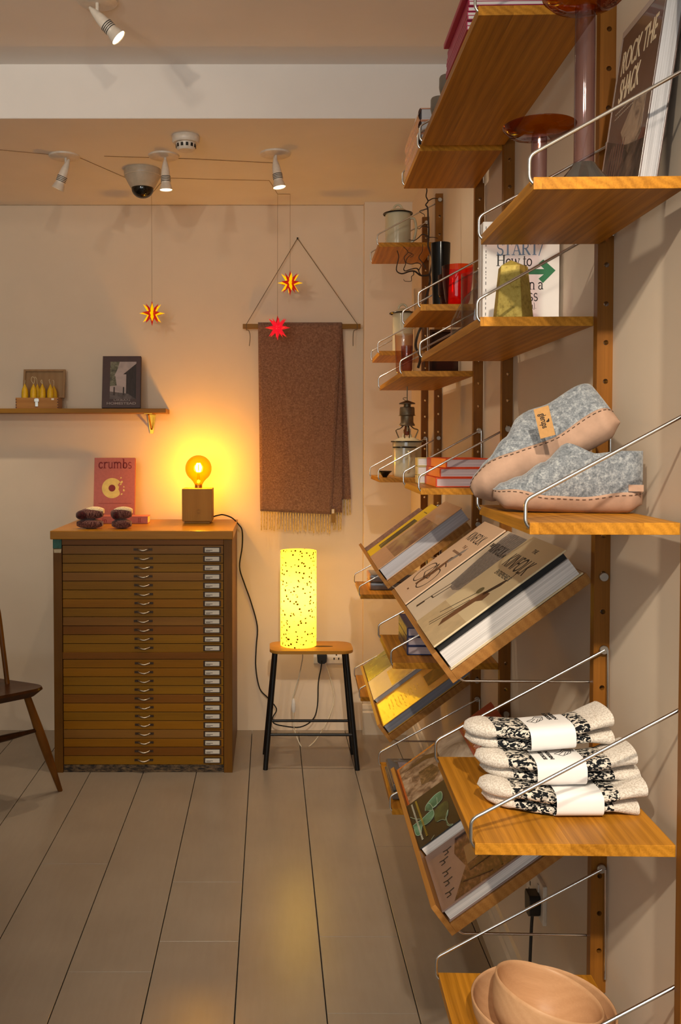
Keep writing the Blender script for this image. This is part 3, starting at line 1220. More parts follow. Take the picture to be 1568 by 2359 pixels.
def shade_paper():
    t = NT('speckled_paper_shade')
    v = t.coords((1, 1, 1))
    vo = t.n('ShaderNodeTexVoronoi')
    vo.inputs['Scale'].default_value = 62
    t.l(v, vo.inputs['Vector'])
    n = t.noise(v, 90, 3)
    d = t.math('ADD', vo.outputs['Distance'], t.math('MULTIPLY', n, 0.50))
    col = t.ramp(d, ((0.50, lin('#1c0c00')), (0.53, lin('#ffef88'))))
    dif = t.n('ShaderNodeBsdfDiffuse')
    tr = t.n('ShaderNodeBsdfTranslucent')
    t.l(col, dif.inputs[0])
    t.l(col, tr.inputs[0])
    mx = t.n('ShaderNodeMixShader')
    mx.inputs[0].default_value = 0.65
    t.l(dif.outputs[0], mx.inputs[1])
    t.l(tr.outputs[0], mx.inputs[2])
    em = t.n('ShaderNodeEmission')
    t.l(t.ramp(d, ((0.50, (0.02, 0.006, 0.0, 1)), (0.53, (1.0, 0.56, 0.02, 1)))), em.inputs[0])
    em.inputs[1].default_value = 1.8
    ad = t.n('ShaderNodeAddShader')
    t.l(mx.outputs[0], ad.inputs[0])
    t.l(em.outputs[0], ad.inputs[1])
    t.l(ad.outputs[0], t.out.inputs[0])
    return t.m


SLY = 4.0
pl = at(687, 1486, SLY)
sr = 41.5 / F_PX * SLY
sh = (1486 - 1266) / F_PX * SLY
plamp = thing('paper_lamp', 'glowing yellow speckled cylinder lamp standing on the stool', 'lamp', Vector((pl.x, SLY, ft)))
bm = bmesh.new()
lathe(bm, [(sr, 0.002), (sr, sh * 0.33), (sr, sh * 0.66), (sr, sh), (sr - 0.0006, sh), (sr - 0.0006, sh * 0.5), (sr - 0.0006, 0.002)], 56)
shade = finish('shade', bm, shade_paper(), plamp, smooth=40)
# one sheet thickness: keep only the outer wall so the paper is a single translucent layer
bm = bmesh.new()
bm.from_mesh(shade.data)
bmesh.ops.delete(bm, geom=[f for f in bm.faces if f.calc_center_median().xy.length < sr - 0.0002 - (1 - math.cos(math.pi / 56)) * sr], context='FACES')
bm.to_mesh(shade.data)
bm.free()
bm = bmesh.new()
lathe(bm, [(0, 0), (sr - 0.008, 0), (sr - 0.008, 0.006), (0.02, 0.007), (0.012, 0.012), (0.012, 0.05), (0, 0.05)], 32)
finish('lamp_foot', bm, WHITE, plamp, smooth=40)
bm = bmesh.new()
lathe(bm, [(0, 0.16), (0.012, 0.16), (0.014, 0.175)] + [(0.03 * math.cos(t), 0.215 + 0.03 * math.sin(t)) for t in [(-0.9 + k * 0.246) for k in range(10)]] + [(0, 0.245)], 24)
finish('bulb', bm, emit('frosted_bulb_glow', '#ffd878', 14), plamp, smooth=True)
bm = bmesh.new()
tube(bm, [(0, 0, 0.05), (0, 0, 0.16)], 0.009, 10)
finish('stem', bm, WHITE, plamp, smooth=40)
lamp('paper_lamp_light', 'POINT', (pl.x, SLY, ft + 0.215), 14, (1.0, 0.76, 0.26), shadow_soft_size=0.034)
WCORD = plain('white_flex', '#d9cfb8', 0.5)
O_ = Vector((pl.x, SLY, ft))
wp = [(697, 1500, 4.12), (696, 1520, 4.20), (688, 1560, 4.26), (674, 1610, 4.28), (674.6, 1641, 4.27), (677, 1676, 4.25), (685, 1702, 4.22), (693, 1719, 4.205), (701, 1725, 4.195), (712, 1719, 4.21), (725, 1707, 4.24), (742, 1681.7, 4.30),
      (762, 1641, 4.37), (769, 1600, 4.40), (757, 1551.5, 4.415), (746, 1520, 4.42)]
bm = bmesh.new()
tube(bm, smooth_path([at(*c) - O_ for c in wp], 5), 0.0024, 8)
fx = finish('flex', bm, WCORD, plamp, smooth=True)
sw = at(676, 1626, 4.275) - O_
bm = bmesh.new()
loft(bm, [(sw + Vector((0, 0, z)), (r_, 0, 0), (0, r_ * 0.8, 0)) for z, r_ in ((-0.034, 0.003), (-0.026, 0.009), (0, 0.0105), (0.026, 0.009), (0.034, 0.003))], 14)
finish('inline_switch', bm, WHITE, fx, smooth=40)

# ------------------------------------------------------------------ hanging throw
HY = 4.415
DOWEL = wood('hanger_oak', '#6e4a14', '#9a7024', 'x', ring=14)


def throw_wool():
    t = NT('brown_melange_wool')
    f1 = t.noise(t.coords((150, 150, 150)), 1, 3, 0.7)
    f2 = t.noise(t.coords((700, 200, 260)), 1, 2, 0.6)
    f = t.math('ADD', t.math('MULTIPLY', f1, 0.6), t.math('MULTIPLY', f2, 0.4))
    t.l(t.ramp(f, ((0.3, lin('#5a4036')), (0.52, lin('#876553')), (0.72, lin('#ab8a76')))), t.b.inputs['Base Color'])
    t.b.inputs['Roughness'].default_value = 0.95
    t.b.inputs['Sheen Weight'].default_value = 0.35
    t.b.inputs['Specular IOR Level'].default_value = 0.1
    t.bump(f, 0.5, 0.006)
    return t.m


WOOL = throw_wool()
TASS = knit('pale_wool_fringe', ('#b99a58', '#dcc184'), (300, 300, 80), bumpy=0.3)
hl, hr_ = at(559, 752, HY), at(830, 751, HY)
hang = thing('blanket_hanger', 'oak rod hung on a cord from a wall nail, holding the brown throw', 'hanger', None)
finish('rod', boxes((hl.x, hr_.x, HY - 0.009, HY + 0.009, hl.z - 0.011, hl.z + 0.011), bevel=0.002), DOWEL, hang)
ROPE = plain('grey_string', '#6e5f48', 0.9)
nail = at(685, 549, BACK_Y - 0.012)
ra, rb2 = at(567, 748, HY), at(822, 747, HY)
for e, tail in ((ra, [(573, 762), (576, 776), (574, 797)]), (rb2, [(815, 762), (813, 775), (813, 797)])):
    bm = bmesh.new()
    tube(bm, [nail, Vector((e.x, HY - 0.010, e.z)), Vector((e.x, HY - 0.0105, e.z - 0.026))], 0.0016, 6)
    tube(bm, smooth_path([Vector((e.x, HY - 0.0105, e.z - 0.026))] + [at(p[0], p[1], HY - 0.006) for p in tail], 4), 0.0016, 6)
    finish('cord', bm, ROPE, hang)
bm = bmesh.new()
tube(bm, [nail + Vector((0, 0.013, 0)), nail - Vector((0, 0.006, 0))], 0.004, 10)
finish('nail', bm, DARK, hang)

throw = thing('throw_blanket', 'brown wool throw with pale fringe hanging over the rod', 'blanket', None)
rnd = random.Random(11)


def panel(nm, tl, tr, bl_, br_, y0, ytop, th, nx=22, ny=44, wave=0.003, ph=0.0, roll=False):
    """cloth panel between four photo corners at depth y, with soft waves and a thickness"""
    TL, TR, BL, BR = (at(p[0], p[1], y0) for p in (tl, tr, bl_, br_))
    rows = []
    for j in range(ny + 1):
        v = j / ny
        row = []
        for i in range(nx + 1):
            u = i / nx
            p = (TL * (1 - u) + TR * u) * (1 - v) + (BL * (1 - u) + BR * u) * v
            dy = wave * v * (math.sin(u * 7 + ph + v * 1.2) + 0.5 * math.sin(u * 15 + 2 * ph))
            row.append(Vector((p.x, y0 + dy - (0.0 if v > 0.04 else 0), p.z)))
        rows.append(row)
    bm = bmesh.new()
    quad_sheet(bm, rows)
    o = finish(nm, bm, WOOL, throw, smooth=True)
    md = o.modifiers.new('thickness', 'SOLIDIFY')
    md.thickness = th
    md.offset = 0
    return rows[-1]


lead = panel('front_panel', (594, 744), (786, 743.5), (599, 1177), (763, 1185), HY - 0.020, HY, 0.009)
lead2 = panel('inner_fold', (740, 748), (787.5, 744), (742, 1180), (788, 1181), HY - 0.008, HY, 0.006, 6, 30, 0.002, 1.0)
lead3 = panel('back_panel', (745, 746), (788, 744), (745, 1149), (808, 1150), HY + 0.016, HY, 0.006, 8, 30, 0.002, 2.0)
bm = bmesh.new()
xa, xb = at(594, 744, HY - 0.02).x, at(787, 744, HY - 0.02).x
rows_ = []
for k in range(13):
    t = math.pi * k / 12
    rows_.append([Vector((xa + (xb - xa) * i / 8, HY - 0.002 - 0.018 * math.cos(t), hl.z + 0.006 + 0.010 * math.sin(t))) for i in range(9)])
quad_sheet(bm, rows_)
o = finish('top_fold', bm, WOOL, throw, smooth=True)
md = o.modifiers.new('thickness', 'SOLIDIFY')
md.thickness = 0.006
md.offset = 0


def fringe(row, n, drop, y):
    for k in range(n):
        u = (k + 0.5) / n * (len(row) - 1)
        i = min(int(u), len(row) - 2)
        p = row[i].lerp(row[i + 1], u - i)
        sw = rnd.uniform(-0.003, 0.003)
        bm = bmesh.new()
        tube(bm, smooth_path([p + Vector((0, y, 0.006)), p + Vector((sw * 0.3, y, -drop * 0.4)), p + Vector((sw, y + rnd.uniform(-0.002, 0.002), -drop * rnd.uniform(0.92, 1.05)))], 3),
             0.0032, 6, radii=None)
        tag(finish('tassel', bm, TASS, throw, smooth=True))


fringe(lead, 27, 0.088, 0)
fringe(lead2[3:], 4, 0.080, 0)
fringe(lead3[4:], 5, 0.078, 0)
tg = at(763.5, 1172, HY - 0.03)
finish('care_tag', boxes((tg.x - 0.001, tg.x + 0.017, HY - 0.029, HY - 0.0275, tg.z - 0.066, tg.z)), plain('brown_card_tag', '#8c6a34', 0.8), throw)
finish('tag_label', boxes((tg.x + 0.001, tg.x + 0.012, HY - 0.0297, HY - 0.0291, tg.z - 0.022, tg.z - 0.002)), CARD, throw)

# ------------------------------------------------------------------ wall shelf on the left
LSH = wood('ledge_oak', '#6d4812', '#a0721f', 'x', rough=0.45, ring=9)
LYF = BACK_Y - 0.15
e0, e1 = at(382, 940, LYF), at(-160, 944, LYF)
zt_ = at(200, 941, LYF).z
zb_ = at(200, 951.5, LYF).z
ledge = thing('wall_shelf', 'long oak wall ledge on a brass bracket above the plan chest', 'shelf', None)
finish('board', boxes((e1.x, e0.x, LYF, BACK_Y - 0.0006, zb_, zt_), bevel=0.002), LSH, ledge)
BRASS = plain('polished_brass', '#c8902c', 0.25, 1.0, 0.08)
b0, b1 = at(333, 951, LYF + 0.04), at(352, 951, LYF + 0.04)
bzl = at(343, 999, BACK_Y - 0.003).z
bxc = (b0.x + b1.x) / 2
bm = boxes((b0.x, b1.x, LYF + 0.015, BACK_Y - 0.0008, zb_ - 0.004, zb_ - 0.0003), bevel=0.0008)
w_ = (b1.x - b0.x)
vs = [(-0.5, 0), (0.5, 0), (0.2, bzl - zb_ + 0.003), (-0.2, bzl - zb_ + 0.003)]
tmpb = bmesh.new()
poly(bm, [(bxc - w_ * 0.5, 0)] * 0 + [(bxc + a_ * w_, c_) for a_, c_ in vs], 0, 0.004)
# the last extrusion lies in xy: stand it up against the wall
ids = [v for v in bm.verts if abs(v.co.z - 0.0) < 1e-6 or abs(v.co.z - 0.004) < 1e-6]
for v in ids:
    y_, z_ = v.co.y, v.co.z
    v.co.y = BACK_Y - 0.0010 - z_
    v.co.z = zb_ - 0.003 + y_
tmpb.free()
tube(bm, smooth_path([(bxc, LYF + 0.03, zb_ - 0.005), (bxc, LYF + 0.06, zb_ - 0.022), (bxc, BACK_Y - 0.045, zb_ - 0.055), (bxc, BACK_Y - 0.008, bzl + 0.022)], 5), 0.0045, 8)
bmesh.ops.recalc_face_normals(bm, faces=bm.faces)
finish('bracket', bm, BRASS, ledge)

# box of candles
BOXW = wood('cigar_box_wood', '#8c5a26', '#b98444', 'x', ring=10)
BOXL = wood('cigar_box_lid', '#8a6844', '#ab8a64', 'z', ring=10)
BYF = LYF + 0.012
c0, c1 = at(36, 937.5, BYF), at(134, 916, BYF)
cbx = thing('candle_box', 'open wooden box with a metal clasp standing on the wall ledge', 'box', Vector((c0.x, BYF, zt_)))
W_, H_, D_ = c1.x - c0.x, c1.z - zt_, 0.085
t_ = 0.006
for nm, b in (('front', (0, W_, 0, t_, 0, H_)), ('back', (0, W_, D_ - t_, D_, 0, H_)), ('side', (0, t_, t_, D_ - t_, 0, H_)), ('side', (W_ - t_, W_, t_, D_ - t_, 0, H_)), ('bottom', (t_, W_ - t_, t_, D_ - t_, 0, t_))):
    finish(nm, boxes(b, bevel=0.001), BOXW, cbx)
for xx in (0.0, W_ - 0.005):
    finish('finger_joint', boxes(*[(xx, xx + 0.005, -0.0005, 0.0005, zz, zz + H_ / 8) for zz in (0.002, H_ * 0.27, H_ * 0.52, H_ * 0.77)]), plain('dark_joint', '#5a2f12', 0.6), cbx)
ltl, ltr = at(47, 850, BYF + D_), at(149, 850, BYF + D_)
lh = ltl.z - zt_ - H_
lm = Matrix.Translation((0.012, D_ - 0.002, H_)) @ Matrix.Rotation(math.radians(-12), 4, 'X')
lw2 = W_
bm = boxes((0, lw2, -0.002, 0.002, 0, lh), bevel=0.002)
for b in ((0, 0.010, -0.012, -0.0021, 0, lh), (lw2 - 0.010, lw2, -0.012, -0.0021, 0, lh), (0.010, lw2 - 0.010, -0.012, -0.0021, lh - 0.010, lh), (0.010, lw2 - 0.010, -0.012, -0.0021, 0, 0.008)):
    box(bm, *b, bevel=0.001)
finish('lid', bm, BOXL, cbx, matrix=lm)
finish('clasp', boxes((W_ * 0.46, W_ * 0.53, -0.004, 0, H_ * 0.18, H_ * 0.95), (W_ * 0.44, W_ * 0.55, -0.005, -0.0005, H_ * 0.62, H_ * 0.9), bevel=0.0008), MATS['chrome'], cbx)
finish('price_sticker', boxes((W_ * 0.84, W_ * 0.9, -0.0007, 0, H_ * 0.78, H_ * 0.94)), WHITE, cbx)
YCAN = plain('beeswax_yellow', '#d2a612', 0.5, var=0.08, scale=120)
WICK = plain('cream_wick', '#d9c9a4', 0.9)
cands = [(57, 884, 0.022, [(57, 884), (58, 876)]), (77, 884, 0.022, [(77, 884), (72, 876), (74, 868), (80, 872), (78, 884)]), (97.5, 884, 0.022, [(97.5, 884), (94, 880), (96, 875), (98, 884)]),
         (116, 885, 0.022, [(116, 885), (113, 876), (115, 874)]), (86, 885, 0.05, [(86, 885), (84, 872), (80, 868)]), (124, 889, 0.05, [(124, 889), (124, 878), (121, 876)])]
for k, (px, py, dy, wk) in enumerate(cands):
    yy = BYF + dy
    p = at(px, py, yy)
    r_ = 0.0155
    z0_ = zt_ + t_ + 0.001
    hh = p.z - z0_
    o = thing('candle', ('yellow beeswax candle in the open box, %s' % ('first from the left', 'second from the left, its wick looped high', 'third from the left', 'fourth from the left in front',
               'half hidden behind the second candle', 'at the back right corner')[k]), 'candle', Vector((p.x, yy, z0_)), 'yellow candles in the wooden box')
    bm = bmesh.new()
    lathe(bm, [(0, 0), (r_ * 0.9, 0), (r_, 0.006), (r_, hh * 0.60), (r_ * 0.93, hh * 0.70), (r_ * 0.74, hh * 0.80), (r_ * 0.42, hh * 0.89), (r_ * 0.22, hh * 0.95), (r_ * 0.10, hh), (0, hh)], 18)
    finish('wax', bm, YCAN, o, smooth=60)
    bm = bmesh.new()
    tube(bm, smooth_path([at(q[0], q[1], yy) - Vector((p.x, yy, z0_)) for q in wk], 4), 0.0011, 5)
    finish('wick', bm, WICK, o)

# dark photo book on the ledge
hb0 = at(236, 938, LYF + 0.05)
hb_h = (938 - 821) / F_PX * (LYF + 0.06) + 0.008
hb_w = (324 - 236) / F_PX * (LYF + 0.05)
HB = plain('dark_brown_cover', '#41221f', 0.5)
hb = book('photo_book', 'dark brown book with a photo of a veranda standing on the ledge', frame((hb0.x, LYF + 0.05, zt_ + 0.001), (1, 0, 0), (0.02, math.sin(0.16), math.cos(0.16))),
          hb_w, hb_h, 0.02, HB)
pic = (hb_w * 0.20, hb_h * 0.17, hb_w * 0.88, hb_h * 0.89)
SKYP = photo('photo_pale_sky', ('#8f8480', '#b8a8a4', '#c8b8b4'), 6)
decal(hb, rect(*pic), 0.0201, SKYP)
DKP = photo('photo_dark_boards', ('#1d1514', '#3a2c2a'), 20, stretch=(6, 1, 1))
LEAFP = photo('photo_leaves', ('#2c2a22', '#6a6a52', '#9a9282'), 60)


def P_(u, v):
    return (pic[0] + (pic[2] - pic[0]) * u, pic[1] + (pic[3] - pic[1]) * v)


decal(hb, [P_(0, 0.62), P_(0.12, 0.55), P_(0.28, 0.8), P_(0.36, 1.0), P_(0, 1.0)], 0.0204, LEAFP)
decal(hb, [P_(0, 0.34), P_(0.26, 0.36), P_(0.2, 0.62), P_(0, 0.62)], 0.0204, LEAFP)
decal(hb, [P_(0.62, 0.1), P_(1, 0), P_(1, 0.95), P_(0.5, 0.66), P_(0.62, 0.66)], 0.0204, DKP)
decal(hb, [P_(0, 0), P_(1, 0), P_(0.7, 0.14), P_(0, 0.2)], 0.0205, photo('photo_deck', ('#4a403e', '#7a6e6c'), 30))
for u in (0.14, 0.5):
    decal(hb, [P_(u, 0.1), P_(u + 0.05, 0.1), P_(u + 0.05, 0.32), P_(u, 0.32)], 0.0207, DKP)
TITLE = plain('grey_title_print', '#a39490', 0.6)
words(hb, 'HOMESTEAD', hb_w * 0.12, hb_h * 0.065, 0.0201, 0.0155, TITLE, width=hb_w * 0.76, name='title_lettering', bold=0.0003)
words(hb, 'URBAN', hb_w * 0.30, hb_h * 0.13, 0.0208, 0.013, TITLE, width=hb_w * 0.42, name='title_lettering')

# ------------------------------------------------------------------ star lanterns
RED = NT('lit_red_plastic')
RED.b.inputs['Base Color'].default_value = lin('#c01224')
RED.b.inputs['Emission Color'].default_value = lin('#ff1830')
RED.b.inputs['Emission Strength'].default_value = 0.55
REDD = NT('dark_red_plastic')
REDD.b.inputs['Base Color'].default_value = lin('#a8101a')
REDD.b.inputs['Emission Color'].default_value = lin('#c01414')
REDD.b.inputs['Emission Strength'].default_value = 0.35
YEL = NT('lit_yellow_plastic')
YEL.b.inputs['Base Color'].default_value = lin('#e8a800')
YEL.b.inputs['Emission Color'].default_value = lin('#ffc000')
YEL.b.inputs['Emission Strength'].default_value = 0.85
PINKC = emit('lit_pink_core', '#ff6a6a', 1.2)
ORC = emit('lit_orange_core', '#ff9a20', 1.4)
WIRE = plain('thin_tan_wire', '#8a6a40', 0.7)


def spike_mesh(nm, ln, w, mats):
    bm = bmesh.new()
    b = [bm.verts.new((math.cos(t) * w, math.sin(t) * w, 0)) for t in (0.0, math.pi / 2, math.pi, 1.5 * math.pi)]
    tip = bm.verts.new((0, 0, ln))
    for k in range(4):
        bm.faces.new((b[k], b[(k + 1) % 4], tip))
    me = bpy.data.meshes.new(nm)
    bm.to_mesh(me)
    bm.free()
    me.materials.append(mats)
    return me


STY = 4.25
SPK = {m.name: spike_mesh('spike', 0.046, 0.0105, m) for m in (YEL.m, RED.m, REDD.m)}


def star(px, py, label, yellow, up):
    c = at(px, py, STY)
    r = thing('star_lantern', label, 'star lantern', c, 'small hanging star lanterns')
    bm = bmesh.new()
    bmesh.ops.create_icosphere(bm, subdivisions=2, radius=0.0165)
    finish('core', bm, ORC if yellow else PINKC, r)
    dirs = [Vector((0, 0, 1)), Vector((0, 0, -1))]
    for el, n, o in ((0, 8, 0.0), (45, 8, 0.18), (-45, 8, 0.18)):
        for k in range(n):
            a_ = 2 * math.pi * (k + o) / n
            e_ = math.radians(el)
            dirs.append(Vector((math.cos(a_) * math.cos(e_), math.sin(a_) * math.cos(e_), math.sin(e_))))
    for k, d in enumerate(dirs):
        m = RED.m.name if not yellow else (YEL.m.name if (k > 1 and k % 2 == 0) else REDD.m.name)
        if k == 0:
            m = REDD.m.name
        o = bpy.data.objects.new('spike', SPK[m])
        COL.objects.link(o)
        o.parent = r
        q = d.to_track_quat('Z', 'X').to_matrix().to_4x4()
        o.matrix_basis = Matrix.Translation(d * 0.012) @ q
    bm = bmesh.new()
    tube(bm, [Vector((0, 0, 0.05)), Vector((0, 0, CEIL_Z - c.z - 0.001))], 0.0007, 5)
    finish('wire', bm, WIRE, r)
    return c


s1 = star(350, 722, 'yellow and red star lantern hanging alone above the wall ledge', True, None)
s2 = star(668, 652, 'yellow and red star lantern in front of the triangle of cord', True, None)
s3 = star(639, 755, 'all red star lantern hanging in front of the brown throw', False, None)
bm = bmesh.new()
zc_ = CEIL_Z - 0.0015
run = [at_z(-60, 340, zc_), at_z(60, 351, zc_), at_z(180, 362, zc_), at_z(290, 410, zc_), Vector((s1.x, STY, zc_)), at_z(380, 410, zc_), at_z(520, 414, zc_), at_z(620, 416, zc_), Vector((s3.x, STY, zc_)), Vector((s2.x, STY, zc_))]
tube(bm, run, 0.0010, 5)
tag(finish('ceiling_cable', bm, plain('tan_cable', '#8f6e46', 0.8)), 'thin tan cable stapled across the rear ceiling to the star lanterns', 'cable')
bm = bmesh.new()
tube(bm, [at_z(240, 360, zc_), at_z(440, 366, zc_), at_z(640, 376, zc_)], 0.0011, 5)
tag(finish('ceiling_cable', bm, MATS['tan_cable']), 'hairline pale cable between the three rear ceiling spotlights', 'cable')

# ------------------------------------------------------------------ ceiling fittings
FIT = plain('white_enamel_fitting', '#d9cec0', 0.35)
GLOWS = {}


def spotlight(base, tip_dir, label, bright, power, Ln=0.125, stem_off=(0.006, 0, 0), rb=0.061):
    """base: point on the ceiling; tip_dir: direction the lamp shines"""
    d = Vector(tip_dir).normalized()
    r = thing('ceiling_spotlight', label, 'spotlight', Vector(base), 'white ceiling spotlights')
    bm = bmesh.new()
    lathe(bm, [(0, -0.009), (rb * 0.85, -0.009), (rb * 0.97, -0.006), (rb, -0.001), (rb, 0), (0, 0)], 40)
    finish('base_plate', bm, FIT, r, smooth=40)
    so = Vector(stem_off)
    pv = so + Vector((0, 0, -0.045))
    bm = bmesh.new()
    tube(bm, [so + Vector((0, 0, -0.008)), pv], 0.0055, 10)
    finish('stem', bm, FIT, r, smooth=40)
    M = frame(pv - d * 0.035, d.orthogonal(), d.cross(d.orthogonal()))
    bm = bmesh.new()
    lathe(bm, [(0, 0), (0.004, 0.002), (0.010, 0.02), (0.0155, 0.045), (0.0185, 0.07), (0.019, 0.094), (0.0175, 0.098), (0.020, 0.104), (0.0255, Ln - 0.001), (0.027, Ln), (0.0255, Ln), (0.0235, Ln - 0.002)], 28)
    bd = finish('lamp_body', bm, FIT, r, smooth=50, matrix=M)
    for z in (0.072, 0.078, 0.084, 0.090):
        bm = bmesh.new()
        lathe(bm, [(0.0188, z), (0.0193, z), (0.0193, z + 0.0025), (0.0188, z + 0.0025)], 24, close=True)
        finish('vent_slot', bm, DARK, bd)
    bm = bmesh.new()
    lathe(bm, [(0, Ln - 0.0025), (0.0238, Ln - 0.0025)], 24)
    key = 'spot_glow_%d' % bright
    if key not in GLOWS:
        GLOWS[key] = emit(key, '#ffe6b4', bright)
    finish('lamp_face', bm, GLOWS[key], bd)
    p = Vector(base) + pv + d * (Ln - 0.035 + 0.004)
    lamp('ceiling_spot_light', 'SPOT', p, power, (1.0, 0.80, 0.56), target=p + d, spot_size=math.radians(75), spot_blend=0.7, shadow_soft_size=0.024)
    return r


b1_ = at_z(148, 359, CEIL_Z)
b2_ = at_z(377, 358, CEIL_Z)
b3_ = at_z(634, 353, CEIL_Z)
spotlight(b1_, (-0.38, 0.10, -0.9), 'white spotlight on the rear ceiling, leftmost, its lamp tilted to the left', 2, 33)
spotlight(b2_, (0.03, 0.0, -1), 'white spotlight on the rear ceiling beside the dome camera, pointing straight down', 6, 32)
spotlight(b3_, (0.16, -0.06, -1), 'white spotlight on the rear ceiling, rightmost of the three, above the star lanterns', 6, 30, stem_off=(0.002, 0, 0))
by_ = 2.80
bt = at(224, -14, by_)
spotlight((bt.x, by_, UP_Z), (0.70, 0.03, -0.72), 'white spotlight at the top left, nearest to the camera, pointing right', 12, 16,
          stem_off=(0.0, 0, UP_Z * 0 - 0.0))
dc = at_z(328, 391, CEIL_Z)
dome = thing('dome_camera', 'grey ceiling security camera with a black half dome', 'camera', dc)
r_ = 42 / F_PX * dc.y
bm = bmesh.new()
lathe(bm, [(0, 0), (r_, 0), (r_, -0.018), (r_ * 0.99, -0.026), (r_ * 0.66, -0.072), (r_ * 0.62, -0.076), (0, -0.076)], 44)
finish('housing', bm, plain('grey_beige_plastic', '#b5a794', 0.4), dome, smooth=40)
bm = bmesh.new()
lathe(bm, [(r_ * 1.003, -0.0265), (r_ * 1.003, -0.0285), (r_ * 0.97, -0.0285)], 44)
finish('seam_ring', bm, plain('pale_ring', '#c9bda9', 0.4), dome, smooth=40)
bm = bmesh.new()
q = r_ * 0.6
lathe(bm, [(q, -0.074)] + [(q * math.cos(k * math.pi / 20), -0.078 - q * 0.85 * math.sin(k * math.pi / 20)) for k in range(0, 10)] + [(0, -0.078 - q * 0.85)], 36)
finish('dark_dome', bm, plain('black_gloss_dome', '#080706', 0.06, spec=0.6), dome, smooth=True)
sc_ = at_z(428, 314, CEIL_Z)
det = thing('smoke_detector', 'round white smoke detector on the rear ceiling', 'smoke detector', sc_)
r_ = 32 / F_PX * sc_.y
bm = bmesh.new()
lathe(bm, [(0, 0), (r_ * 0.96, 0), (r_, -0.003), (r_ * 0.98, -0.020), (r_ * 0.9, -0.026), (r_ * 0.78, -0.027), (0, -0.027)], 40)
finish('base', bm, FIT, det, smooth=40)
bm = bmesh.new()
lathe(bm, [(0, -0.0272), (r_ * 0.72, -0.0272), (r_ * 0.66, -0.046), (r_ * 0.56, -0.052), (0, -0.053)], 40)
finish('sensor_cap', bm, FIT, det, smooth=40)
for k in range(12):
    a_ = 2 * math.pi * k / 12 + 0.2
    o = finish('vent_slot', boxes((-0.0045, 0.0045, -0.0012, 0.0012, -0.043, -0.031)), DARK, det)
    o.matrix_basis = Matrix.Rotation(a_, 4, 'Z') @ Matrix.Translation((0, -r_ * 0.69, 0))

# ------------------------------------------------------------------ spindle chair at the left edge
CHW = wood('dark_elm_seat', '#241208', '#4a2a14', 'x', rough=0.3, ring=9)
CHL = wood('chair_beech', '#4a280c', '#80501c', 'z', rough=0.35, ring=9)
chair = thing('spindle_chair', 'dark wooden spindle back chair cut by the left edge of the photo', 'chair', None)
sz, st = 0.45, 0.034
cpt = Vector((-0.868, 3.55, 0))
df, db = Vector((-0.124, -0.114, 0)).normalized(), Vector((-0.18, 0.09, 0)).normalized()
A_ = cpt
sd = 0.42
corners = [cpt, cpt + db * sd, cpt + db * sd + df * sd, cpt + df * sd]
pts = []
n4 = len(corners)
for i in range(4):
    p0, p1_, p2_ = corners[i - 1], corners[i], corners[(i + 1) % 4]
    ra_ = 0.085
    q0, q2 = p1_ + (p0 - p1_).normalized() * ra_, p1_ + (p2_ - p1_).normalized() * ra_
    for k in range(8):
        t = k / 7
        p = q0 * (1 - t) ** 2 + p1_ * 2 * t * (1 - t) + q2 * t * t
        pts.append((p.x, p.y))
shift = Vector((cpt.x - max(p[0] for p in pts), 0, 0))
cen = sum((c for c in corners), Vector()) / 4 + shift
pts = [(p[0] + shift.x, p[1]) for p in pts]
bm = bmesh.new()
lo = [bm.verts.new((cen.x + (p[0] - cen.x) * 0.90, cen.y + (p[1] - cen.y) * 0.90, sz - st)) for p in pts]
md_ = [bm.verts.new((p[0], p[1], sz - 0.010)) for p in pts]
hi = [bm.verts.new((cen.x + (p[0] - cen.x) * 0.985, cen.y + (p[1] - cen.y) * 0.985, sz)) for p in pts]
m_ = len(pts)
inn = [bm.verts.new((cen.x + (p[0] - cen.x) * 0.6, cen.y + (p[1] - cen.y) * 0.6, sz - 0.008)) for p in pts]
for a_, b_ in ((lo, md_), (md_, hi), (hi, inn)):
    for k in range(m_):
        bm.faces.new((a_[k], a_[(k + 1) % m_], b_[(k + 1) % m_], b_[k]))
bm.faces.new(lo[::-1])
bm.faces.new(inn)
bmesh.ops.recalc_face_normals(bm, faces=bm.faces)
finish('seat', bm, CHW, chair, smooth=35)
l1t, l1b = at(60, 1606, 3.545), at_z(139, 1822, 0)
legsC = [(l1t, Vector((l1b.x, l1b.y, 0)))]
for c in corners[1:]:
    cc = c + shift
    t_ = cc.lerp(cen, 0.30)
    o_ = cc + (cc - cen).normalized() * 0.03
    legsC.append((Vector((t_.x, t_.y, sz - st + 0.004)), Vector((o_.x, o_.y, 0))))
for t_, b_ in legsC:
    bm = bmesh.new()
    t_ = Vector((t_.x, t_.y, sz - st + 0.006))
    tube(bm, [b_.lerp(t_, k / 6) for k in range(7)], 0.01, 12, radii=[0.0095, 0.0125, 0.0165, 0.0185, 0.0175, 0.015, 0.0135])
    finish('leg', bm, CHL, chair, smooth=60)


def rail_(i, j, f):
    a_ = legsC[i][1].lerp(legsC[i][0], f)
    b_ = legsC[j][1].lerp(legsC[j][0], f)
    bm = bmesh.new()
    tube(bm, [a_.lerp(b_, k / 6) for k in range(7)], 0.01, 10, radii=[0.007, 0.0095, 0.013, 0.014, 0.013, 0.0095, 0.007])
    finish('stretcher', bm, CHW, chair, smooth=60)
    return a_.lerp(b_, 0.5)


m1 = rail_(0, 3, 0.66)
m2 = rail_(1, 2, 0.66)
bm = bmesh.new()
tube(bm, [m1.lerp(m2, k / 6) for k in range(7)], 0.01, 10, radii=[0.007, 0.009, 0.012, 0.0125, 0.012, 0.009, 0.007])
finish('stretcher', bm, CHW, chair, smooth=60)
